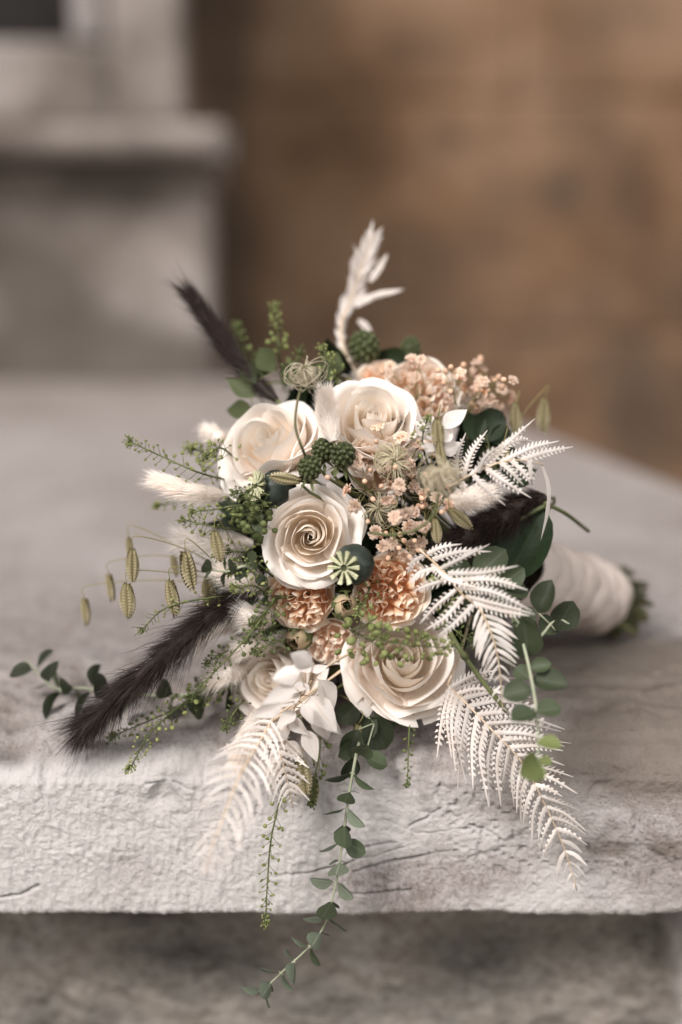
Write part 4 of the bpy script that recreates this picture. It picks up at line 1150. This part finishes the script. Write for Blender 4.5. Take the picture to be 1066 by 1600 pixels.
# white plume at the top
r5 = [W(566, 600, .13), W(538, 548, .17), W(534, 505, .19), W(550, 465, .20), W(564, 420, .205), W(584, 366, .21)]
p5 = auto_pins(r5, 46, lambda s: .011 + .012 * max(0, math.sin(math.pi * max(0, (s - .35) / .65))) ** .7, lambda s: .42, (.3, -1, .1), lobe=.2, t0=.0, droop=.1, simple_from=-1, simple_w=.09, jit=.5)
p5 += [dict(path=cat([W(556, 478, .2), W(585, 462, .2), W(632, 452, .2)], 12), lobe=.0030, n=0, nrm=Vector((0, -1, .3)), simple=True), dict(path=cat([W(558, 474, .2), W(580, 463, .2), W(612, 456, .195)], 12), lobe=.0026, n=0, nrm=Vector((.4, -1, .6)), simple=True),
       dict(path=cat([W(578, 440, .2), W(592, 420, .2), W(606, 396, .2)], 12), lobe=.0028, n=0, nrm=Vector((0, -1, .3)), simple=True),
       dict(path=cat([W(560, 500, .2), W(572, 510, .2), W(582, 528, .2)], 12), lobe=.0030, n=0, nrm=Vector((0, -1, .3)), simple=True)]
fern('blurred white dried plume standing up highest above the bouquet', r5, p5, rr=.0016)

# --- bleached white leaves
def leafspray(label, name, catg, stem_pts, leaves, meshes, stem_mat, group=None, rr=.0010):
    """leaves: (base px, py, y, tip px, py, y, normal)"""
    path = cat(stem_pts, 20); root = path[0]
    t = thing(name, label, catg, root, None, group)
    sm = MB(); sm.tube(path, rr, rr * .5, 6); stem_to_bind(sm, root, None, rr)
    for lf in leaves:
        p, q = W(*lf[0:3]), W(*lf[3:6])
        near = min(path, key=lambda c: (c - p).length)
        sm.tube([near, p.lerp(near, .3), p], rr * .5, rr * .4, 4)
        part('leaf', rnd.choice(meshes), t, frame(p - root, q - p, Vector(lf[6]) + rv(.15), (q - p).length))
    sm.build('stem', stem_mat, t, root)
    return t
FN = (0, -1, .3)
leafspray('bleached white pointed leaves hanging at the lower left of the bouquet', 'ruscus_branch', 'leaf branch', [W(505, 1045, -.01), W(478, 1075, -.025), W(455, 1120, -.03), W(445, 1170, -.03), W(462, 1245, -.025)],
          [(484, 1088, -.03, 528, 1144, -.035, (.3, -1, .4)), (476, 1140, -.03, 497, 1192, -.035, (.5, -1, .2)), (498, 1062, -.025, 524, 1118, -.02, (.6, -1, .1)), (470, 1085, -.032, 424, 1104, -.04, (-.2, -1, .5)),
           (455, 1135, -.03, 412, 1155, -.04, FN), (492, 1045, -.025, 452, 1040, -.03, (0, -1, .7)), (488, 1050, -.03, 512, 1040, -.03, (0, -1, .6)), (474, 1100, -.036, 488, 1132, -.045, (.6, -1, .3)),
           (452, 1120, -.03, 482, 1150, -.036, (-.3, -1, .2)), (447, 1160, -.03, 474, 1184, -.03, (.3, -1, .2)), (446, 1165, -.03, 420, 1200, -.035, FN), (456, 1200, -.028, 470, 1238, -.028, (.9, -1, 0)),
           (462, 1112, -.03, 432, 1136, -.04, (-.3, -1, .3)), (498, 1110, 0, 512, 1160, .005, FN), (482, 1070, -.03, 450, 1082, -.04, (0, -1, .8)), (505, 1120, .0, 535, 1150, .0, FN), (470, 1050, -.075, 425, 1062, -.082, (-.2, -1, .5)), (462, 1075, -.075, 408, 1098, -.08, (-.2, -1, .3)), (490, 1040, -.06, 455, 1022, -.07, (0, -1, .6)), (440, 1100, -.06, 395, 1120, -.07, FN)], WHITE, M['fern_rib'], 'bleached leaf branches', .0009)
leafspray('bleached white pointed leaves rising right of the uppermost ivory rose', 'ruscus_branch', 'leaf branch', [dome(690, 740, .01), W(684, 700, .0), W(690, 668, .01)],
          [(668, 690, 0, 650, 655, .01, (.3, -1, .3)), (676, 690, -.005, 674, 645, .01, (-.5, -1, .2)), (694, 670, .0, 730, 637, .01, (.3, -1, .6)), (690, 690, -.005, 712, 668, .005, FN), (680, 705, -.005, 654, 690, .0, FN), (690, 705, -.005, 722, 690, .005, (.2, -1, .5))], WHITE, M['fern_rib'], 'bleached leaf branches', .0009)

# --- eucalyptus
def euc(label, pts, nodes_, size, key='euc', mix=None, phase=0.0, rr=.0013, bind=True, els=.35, name='eucalyptus_sprig', t0=.05):
    path = cat(pts, 40); root = path[0]
    t = thing(name, label, 'eucalyptus', root, None, 'eucalyptus sprigs')
    sm = MB(); sm.tube(path, rr, rr * .45, 7)
    if bind: stem_to_bind(sm, root, None, rr)
    ref = Vector((0, -1, 0))
    for k in range(nodes_):
        s = t0 + (1 - t0) * (k + .3) / nodes_
        p, tg = at_t(path, s)
        a1 = ref - tg * ref.dot(tg); a1.normalize(); a2 = tg.cross(a1)
        for h in (0, 1):
            a = phase + k * math.pi / 2 + h * math.pi + rnd.uniform(-.35, .35)
            dd = a1 * math.cos(a) + a2 * math.sin(a)
            el = els + rnd.uniform(-.2, .35)
            d = (dd * math.cos(el) + tg * math.sin(el)).normalized()
            nn = tg * math.cos(el) - dd * math.sin(el)
            nn = (-nn if nn.y > 0 and False else nn) + rv(.25)
            sz = size(s) * rnd.uniform(.85, 1.12)
            kk = mix(s) if mix else key
            st = .12 * sz
            sm.tube([p, p + d * st], rr * .45, rr * .4, 4)
            part('leaf', rnd.choice(EUC[kk]), t, frame(p + d * st - root, d, nn, sz))
    sm.build('stem', M['euc_stem'], t, root)
    return t
euc('eucalyptus sprig trailing lowest over the ledge in the middle', [dome(575, 1120, .02), W(560, 1165, -.012), W(546, 1240, -.028), W(536, 1310, -.034), W(522, 1395, -.040), W(498, 1462, -.044), W(440, 1520, -.046), W(404, 1554, -.046)], 18,
    lambda s: .0195 * (1 - .22 * s), mix=lambda s: 'euc' if s < .3 else ('euc_pale' if rnd.random() < .72 else 'euc'), phase=.1, els=.45)
leafspray('round eucalyptus leaves beside the wrapped handle on the right', 'eucalyptus_sprig', 'eucalyptus', [dome(760, 920, .03), W(800, 960, -.02), W(835, 1000, -.04), W(868, 968, -.03), W(890, 975, -.03)],
          [(842, 958, -.03, 858, 908, -.035, (-.4, -1, .1)), (868, 985, -.03, 897, 940, -.03, (.3, -1, .3)), (826, 1028, -.04, 820, 974, -.05, (0, -1, .1)), (846, 990, -.03, 868, 965, -.015, FN), (800, 975, -.02, 842, 990, -.02, (.2, -1, .5)), (815, 950, -.01, 835, 975, -.02, FN)], EUC['euc'], M['euc_stem'], 'eucalyptus sprigs', .0013)
leafspray('eucalyptus sprig hanging in front of the ledge on the right, blurred lime tip', 'eucalyptus_sprig', 'eucalyptus', [W(812, 985, -.03), W(824, 1030, -.055), W(834, 1080, -.075), W(840, 1130, -.088), W(842, 1195, -.10)],
          [(828, 1045, -.06, 862, 1035, -.06, (.1, -1, .8)), (828, 1060, -.06, 804, 1042, -.05, (-.1, -1, .6)), (832, 1062, -.06, 886, 1066, -.07, (.1, -1, 1.0)), (830, 1076, -.07, 786, 1086, -.075, (0, -1, .9))], EUC['euc'], M['euc_stem'], 'eucalyptus sprigs', .0013)
_t = COL.objects[-1].parent
for lf, kk in (((838, 1112, -.085, 800, 1122, -.095, (0, -.5, 1)), 'euc'), ((838, 1112, -.085, 878, 1104, -.08, (.2, -.7, 1)), 'euc'), ((840, 1160, -.095, 878, 1164, -.10, (0, -.45, 1)), 'euc_lime'), ((842, 1190, -.10, 816, 1208, -.12, (-.1, -1, .2)), 'euc_lime'),
               ((842, 1190, -.10, 864, 1188, -.10, (.1, -.7, .7)), 'euc_lime'), ((842, 1192, -.10, 838, 1222, -.11, (.3, -1, .2)), 'euc_lime')):
    p, q = W(*lf[:3]), W(*lf[3:6])
    part('leaf', EUC[kk][0], _t, frame(p - _t.location, q - p, lf[6], (q - p).length))
leafspray('broad eucalyptus leaves behind the middle fern near the dark foxtail', 'eucalyptus_sprig', 'eucalyptus', [dome(740, 920, .03), W(760, 905, .0), W(800, 905, -.005)],
          [(742, 905, .005, 790, 856, .01, (.2, -1, .4)), (735, 905, .01, 700, 872, .02, (-.2, -1, .5)), (780, 915, .0, 822, 888, .005, (.3, -1, .3)), (790, 925, .0, 826, 918, .01, (.2, -1, .7)), (770, 930, .0, 806, 948, .0, FN), (745, 940, .0, 790, 970, .0, FN), (730, 920, .0, 760, 960, .01, FN), (690, 905, .01, 720, 880, .01, FN)], EUC['euc'], M['euc_stem'], 'eucalyptus sprigs', .0013)
euc('eucalyptus sprig lying back on the ledge at the far left', [W(385, 1062, .04), W(310, 1085, .045), W(200, 1085, .05), W(130, 1075, .055), W(85, 1075, .06), W(40, 1030, .075)], 10, lambda s: .023 * (1 - .05 * s), mix=lambda s: 'euc_pale' if (s > .80 or rnd.random() < .25) else 'euc', phase=.9, els=.25)
euc('small eucalyptus sprig left of the sharpest rose by the quaking grass', [dome(405, 905, .0), W(385, 885, -.012), W(355, 893, -.014), W(318, 888, -.012)], 5, lambda s: .0125, phase=.4)
euc('eucalyptus leaves pressed under the upper left rose behind the poppy pod', [dome(432, 800, .035), dome(412, 798, .012), dome(385, 792, .008)], 4, lambda s: .017, phase=.2)
# one large glossy leaf and others in the shade
leafspray('large glossy dark green leaf behind the dark foxtail on the right', 'broad_leaf', 'leaf', [dome(760, 900, .05), W(790, 915, .04)], [(790, 912, .04, 850, 792, .05, (-.35, -1, .15))], [leaf_mesh('leaf', M['big_leaf'], .62, .12, .05, 0, .1)], M['stem'], None, .0014)
leafspray('dark rounded leaves under the lowest ivory rose above the trailing sprig', 'eucalyptus_sprig', 'eucalyptus', [dome(590, 1090, .03), W(585, 1130, .0)],
          [(575, 1120, .0, 605, 1172, .0, (.2, -1, .3)), (560, 1140, -.005, 540, 1188, -.01, FN), (585, 1105, .01, 625, 1130, .01, FN), (570, 1182, -.012, 606, 1196, -.012, (.1, -.6, 1)), (560, 1100, .01, 530, 1130, .01, FN)], EUC['euc'], M['euc_stem'], 'eucalyptus sprigs', .0012)
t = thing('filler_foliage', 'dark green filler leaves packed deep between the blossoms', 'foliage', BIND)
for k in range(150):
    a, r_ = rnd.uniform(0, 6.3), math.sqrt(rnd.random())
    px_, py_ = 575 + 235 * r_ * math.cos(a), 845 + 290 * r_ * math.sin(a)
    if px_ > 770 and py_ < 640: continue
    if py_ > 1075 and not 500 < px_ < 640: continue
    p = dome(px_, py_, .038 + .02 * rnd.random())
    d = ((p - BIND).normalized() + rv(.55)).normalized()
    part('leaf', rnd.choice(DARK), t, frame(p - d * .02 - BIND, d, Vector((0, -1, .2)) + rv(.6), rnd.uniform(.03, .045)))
leafspray('blurred green leaves at the upper left behind the dark foxtail base', 'leaf_branch', 'leaf branch', [dome(420, 640, .06), W(390, 600, .12)],
          [(400, 620, .11, 352, 590, .12, FN), (400, 600, .11, 375, 560, .13, FN), (410, 590, .11, 425, 545, .13, FN), (395, 640, .1, 350, 640, .12, FN), (440, 600, .1, 470, 560, .12, FN), (480, 600, .09, 500, 560, .12, FN), (510, 590, .09, 530, 545, .12, FN), (430, 580, .1, 400, 540, .13, FN)],
          [leaf_mesh('leaf', plant('mid_leaf', (0.034, 0.044, 0.02), (0.085, 0.098, 0.044), trans=.25, jit=(.6, 1.4)), .5, .15, .1, 1)], M['stem'], 'loose leaf branches')
leafspray('blurred dark leaves at the upper right below the baby\'s breath', 'leaf_branch', 'leaf branch', [dome(750, 720, .05), W(760, 680, .08)],
          [(745, 690, .08, 785, 640, .09, FN), (740, 690, .08, 742, 640, .09, FN), (765, 690, .08, 800, 672, .09, FN), (770, 720, .06, 815, 712, .07, FN), (780, 740, .06, 835, 745, .06, FN), (790, 760, .06, 838, 730, .06, FN)], DARK, M['stem'], 'loose leaf branches')

# --- green podded sprigs
def sprig(label, pts, n, spread, pod, mat='lime', tip=1.0, flat=.45, stemr=.0009, bind=True, dense=1.6):
    path = cat(pts, 30); root = path[0]
    t = thing('pepperwort_sprig', label, 'green sprig', root, None, 'green podded sprigs')
    sm, pb = MB(), MB()
    sm.tube(path, stemr, stemr * .5, 5)
    if bind: stem_to_bind(sm, root, None, stemr)
    for k in range(n):
        s = 1 - (1 - (k + .5) / n) ** dense
        p, tg = at_t(path, s)
        a = k * 2.39996 + rnd.uniform(-.3, .3)
        a1 = tg.orthogonal().normalized(); a2 = tg.cross(a1)
        dd = a1 * math.cos(a) + a2 * math.sin(a)
        L_ = spread * (1 - .75 * s ** 2) * rnd.uniform(.7, 1.15)
        e = p + (dd * .85 + tg * rnd.uniform(.25, .7)).normalized() * L_ + Vector((0, 0, -.08 * L_))
        sm.tube([p, p.lerp(e, .5) + Vector((0, 0, -.05 * L_)), e], stemr * .32, stemr * .24, 3)
        r_ = pod * (1 - .55 * s ** 2) * rnd.uniform(.75, 1.2)
        pb.blob(e, r_, (rv(.6) + tg.cross(dd)), flat, 7, 4)
    pe, tg = path[-1], at_t(path, 1)[1]
    for k in range(int(26 * tip)):
        d = (rv(.75) + tg * .6); e = pe + d * spread * .22
        sm.tube([pe - tg * spread * .2, e], stemr * .3, stemr * .25, 3)
        pb.blob(e, pod * rnd.uniform(.28, .5), d, 1, 5, 4)
    sm.build('stem', M['sepal'], t, root); pb.build('pods', M[mat], t, root, kind='stuff')
    return t
sprig('green podded sprig reaching out left above the cream bunny tail', [dome(362, 752, .02), W(310, 738, .03), W(250, 712, .035), W(203, 690, .04)], 46, .012, .0019)
sprig('green sprig pointing left just below the cream bunny tail', [dome(415, 790, .0), W(370, 790, -.005), W(330, 797, -.005), W(300, 799, .0)], 34, .009, .0019)
sprig('green berry-like pods clustered left of the sharpest rose', [dome(420, 820, .02), W(395, 808, .0), W(372, 800, -.004)], 34, .014, .0032, 'lime_deep', .3, .9, dense=1.0)
sprig('blurred lime sprig standing at the top left beside the seed head', [dome(445, 610, .07), W(436, 550, .13), W(433, 515, .14), W(430, 482, .145)], 44, .011, .0028)
sprig('blurred green sprig rising beside the upper dark foxtail', [dome(400, 610, .07), W(385, 560, .15), W(372, 510, .17)], 40, .012, .0026, 'lime_deep')
sprig('fine green sprig above the long dark foxtail under the quaking grass', [dome(395, 930, .005), W(330, 934, .0), W(260, 950, .002), W(222, 984, .0)], 36, .010, .0014)
sprig('sharp green sprig with round pods slanting down beside the long foxtail', [dome(430, 935, -.01), W(395, 985, -.02), W(345, 1040, -.024), W(297, 1088, -.024)], 38, .010, .0018, 'lime_deep')
sprig('blurred green sprig hanging below the long dark foxtail at the ledge', [W(340, 1062, .03), W(285, 1100, .0), W(235, 1145, -.02), W(204, 1200, -.03)], 60, .012, .0020)
sprig('second green sprig half shaded below the long dark foxtail', [W(350, 1068, .035), W(290, 1100, .02), W(225, 1130, .01), W(176, 1150, .01)], 50, .012, .0020, 'lime_deep')
sprig('green podded sprig hanging down over the ledge left of the trailing eucalyptus', [W(452, 1130, .0), W(440, 1235, -.03), W(424, 1310, -.038), W(418, 1380, -.04), W(415, 1440, -.042)], 60, .011, .0019, 'lime', 1.6)
SP9 = sprig('sprig of round green pods lying across the lowest ivory rose', [dome(548, 985, -.02), W(575, 996, -.036), W(640, 1008, -.044), W(700, 1012, -.05)], 70, .018, .0033, 'lime', .4, .55, .0007, dense=1.0)
sprig('thin green sprig hanging in shade below the lowest ivory rose', [dome(640, 1090, .02), W(640, 1130, .0), W(638, 1180, -.01), W(637, 1225, -.015)], 26, .006, .0018, 'lime_deep')
sprig('greenish sprig behind the hanging white leaves at the lower middle', [dome(500, 1110, .02), W(500, 1170, .0), W(492, 1215, -.01), W(488, 1255, -.01)], 44, .009, .0024, 'lime_deep')
sprig('short green sprig wedged left of the sharpest rose under eucalyptus', [dome(425, 900, .0), W(400, 880, -.01), W(372, 888, -.012), W(358, 896, -.01)], 46, .009, .0016)
sprig('fluffy green sprig left of the peach rose beneath the sharpest rose', [dome(440, 930, .01), W(415, 955, -.008), W(398, 975, -.01)], 50, .012, .0020, 'lime_deep')
sprig('blurred green sprig at the left edge beneath the bunny tail', [dome(370, 770, .06), W(300, 780, .08), W(245, 790, .09)], 26, .010, .0022)
sprig('blurred green tuft behind the upper left rose', [dome(360, 740, .05), W(335, 715, .08), W(300, 700, .085)], 50, .014, .0026)
sprig('green sprig tip caught inside the middle fern', [dome(690, 940, .0), W(700, 945, -.02), W(735, 905, -.03), W(678, 905, -.03)], 20, .006, .0022)

for k, (lb, pp) in enumerate((
    ('olive sprig poking out left of the upper left rose', [(372, 720, .03), (345, 700, .03), (322, 712, .035)]),
    ('small olive sprig filling the gap under the upper left rose', [(420, 790, .01), (395, 775, -.01), (368, 770, -.012)]),
    ('olive sprig between the fluffy cream tail and the quaking grass', [(405, 870, .02), (370, 862, .01), (338, 868, .01)]),
    ('deep olive sprig between the left green bud and the soft lower rose', [(450, 1000, .0), (425, 1005, -.02), (398, 1020, -.025)]),
    ('olive sprig showing between poppy pod and deep peach rose', [(580, 900, .02), (575, 930, -.005), (560, 960, -.012)]),
    ('olive sprig behind the middle fern above the lowest rose', [(690, 960, .02), (712, 985, -.01), (748, 1010, -.015)]),
    ('blurred olive sprig above the uppermost ivory rose', [(540, 600, .05), (520, 575, .08), (505, 545, .09)]),
    ('olive sprig at the outer right below the broad eucalyptus leaves', [(740, 985, .03), (772, 1000, .0), (800, 1032, -.005)]),
    ('yellowish sprig among baby\'s breath right of the half hidden peach rose', [(670, 730, .02), (660, 690, .0), (668, 655, .0)]),
    ('olive sprig fanning out below the long foxtail base', [(400, 1000, .03), (360, 1015, .01), (325, 1035, .005)]),
    ('yellow-green sprig curling up between foxtail base and small eucalyptus', [(420, 930, .01), (395, 915, -.01), (365, 918, -.015)]),
    ('yellow-green sprig under the left peach rose beside the soft tail', [(440, 975, .01), (412, 985, -.012), (385, 1000, -.015)]),
    ('deep green sprig behind the soft lower rose near the far left sprig', [(400, 1060, .04), (360, 1075, .03), (318, 1090, .03)]),
    ('yellow-green sprig dropping beside the soft lower rose', [(395, 1080, .02), (372, 1105, -.005), (352, 1135, -.015)]),
    ('green sprig left of the fluffy cream tail over the ledge', [(385, 830, .03), (330, 822, .03), (285, 812, .035)]),
    ('yellow-green sprig behind the two upper roses', [(470, 605, .09), (455, 585, .095), (468, 550, .10)]))):
    sprig(lb, [dome(*pp[0])] + [W(*q_) for q_ in pp[1:]], 34, .011, .0019, ('lime', 'lime_deep')[k % 2], .8)

# --- loose stems
def loose(label, pts, r, mat, bind=True, r2=None):
    path = cat(pts, 24); root = path[0]
    t = thing('loose_stem', label, 'stem', root)
    sm = MB(); sm.tube(path, r, r2 or r * .8, 7)
    sm.build('stalk', mat, t, root)
    lm = MB(); p, tg = at_t(path, .5); lm.blob(p, r * 1.5, tg, 1.3, 7, 5); lm.build('node', mat, t, root)
    if bind:
        b = MB(); stem_to_bind(b, root, None, r); b.build('lower_stalk', mat, t, root)
loose('bent green grass stem kinked over the large leaf on the right', [W(740, 850, .04), W(800, 818, .045), W(850, 791, .05), W(858, 790, .052), W(885, 803, .065), W(920, 830, .09)], .0019, M['stem'], True, .0015)
loose('straight green stem crossing under the narrow fern tip at the right', [dome(690, 960, .0), W(710, 1000, -.02), W(745, 1052, -.03), W(792, 1112, -.035)], .0021, M['stem'])
loose('thin green stalk crossing the pods on the lowest ivory rose', [dome(648, 990, -.02), W(652, 1005, -.05), W(660, 985, -.055)], .0011, M['sepal'], False)

# --- wrapped handle
HS, HE = W(800, 898, .12), W(942, 936, .20)
ha = (HE - HS).normalized()
hb_ = ha.cross(Vector((0, 0, 1))).normalized(); hc = hb_.cross(ha).normalized()
HE.z = max(HE.z, .033)
hl = (HE - HS).length
hd = thing('bouquet_handle', 'bundle of bouquet stems wrapped in cream ribbon resting on the ledge', 'bouquet handle', HS)
nb = 7
for k in range(nb):
    mb_ = MB(); P = []
    for i in range(41):
        a = 2 * math.pi * i / 40
        row = []
        for j in range(7):
            s = j / 6
            x = (k - .25 + 1.25 * s) / nb * hl * .92 + .012 * math.sin(a + .25 * k)
            rad = .0315 - .0035 * (x / hl) + .0034 * math.sin(math.pi * s) ** .5 + .0014 * s
            rad += .0012 * math.sin(3 * a + k * 2) + .0009 * math.sin(8 * a + 4 * s + 2.3 * k)
            row.append(ha * x + (hb_ * math.cos(a) + hc * math.sin(a)) * rad)
        P.append(row)
    mb_.grid(P); mb_.build('ribbon_wrap', M['cloth'], hd)
for k in range(44):
    r_ = .0270 * math.sqrt((k + .5) / 44); a = k * 2.39996
    o_ = (hb_ * math.cos(a) + hc * math.sin(a)) * r_
    ln = hl * .92 + rnd.uniform(.030, .056)
    mb_ = MB(); mb_.tube([o_ + ha * hl * .5, o_ + ha * hl * .9, o_ * 1.18 + ha * ln + rv(.002)], .0029 * rnd.uniform(.7, 1.2), None, 7)
    mb_.build('cut_stem', M['cut'], hd)
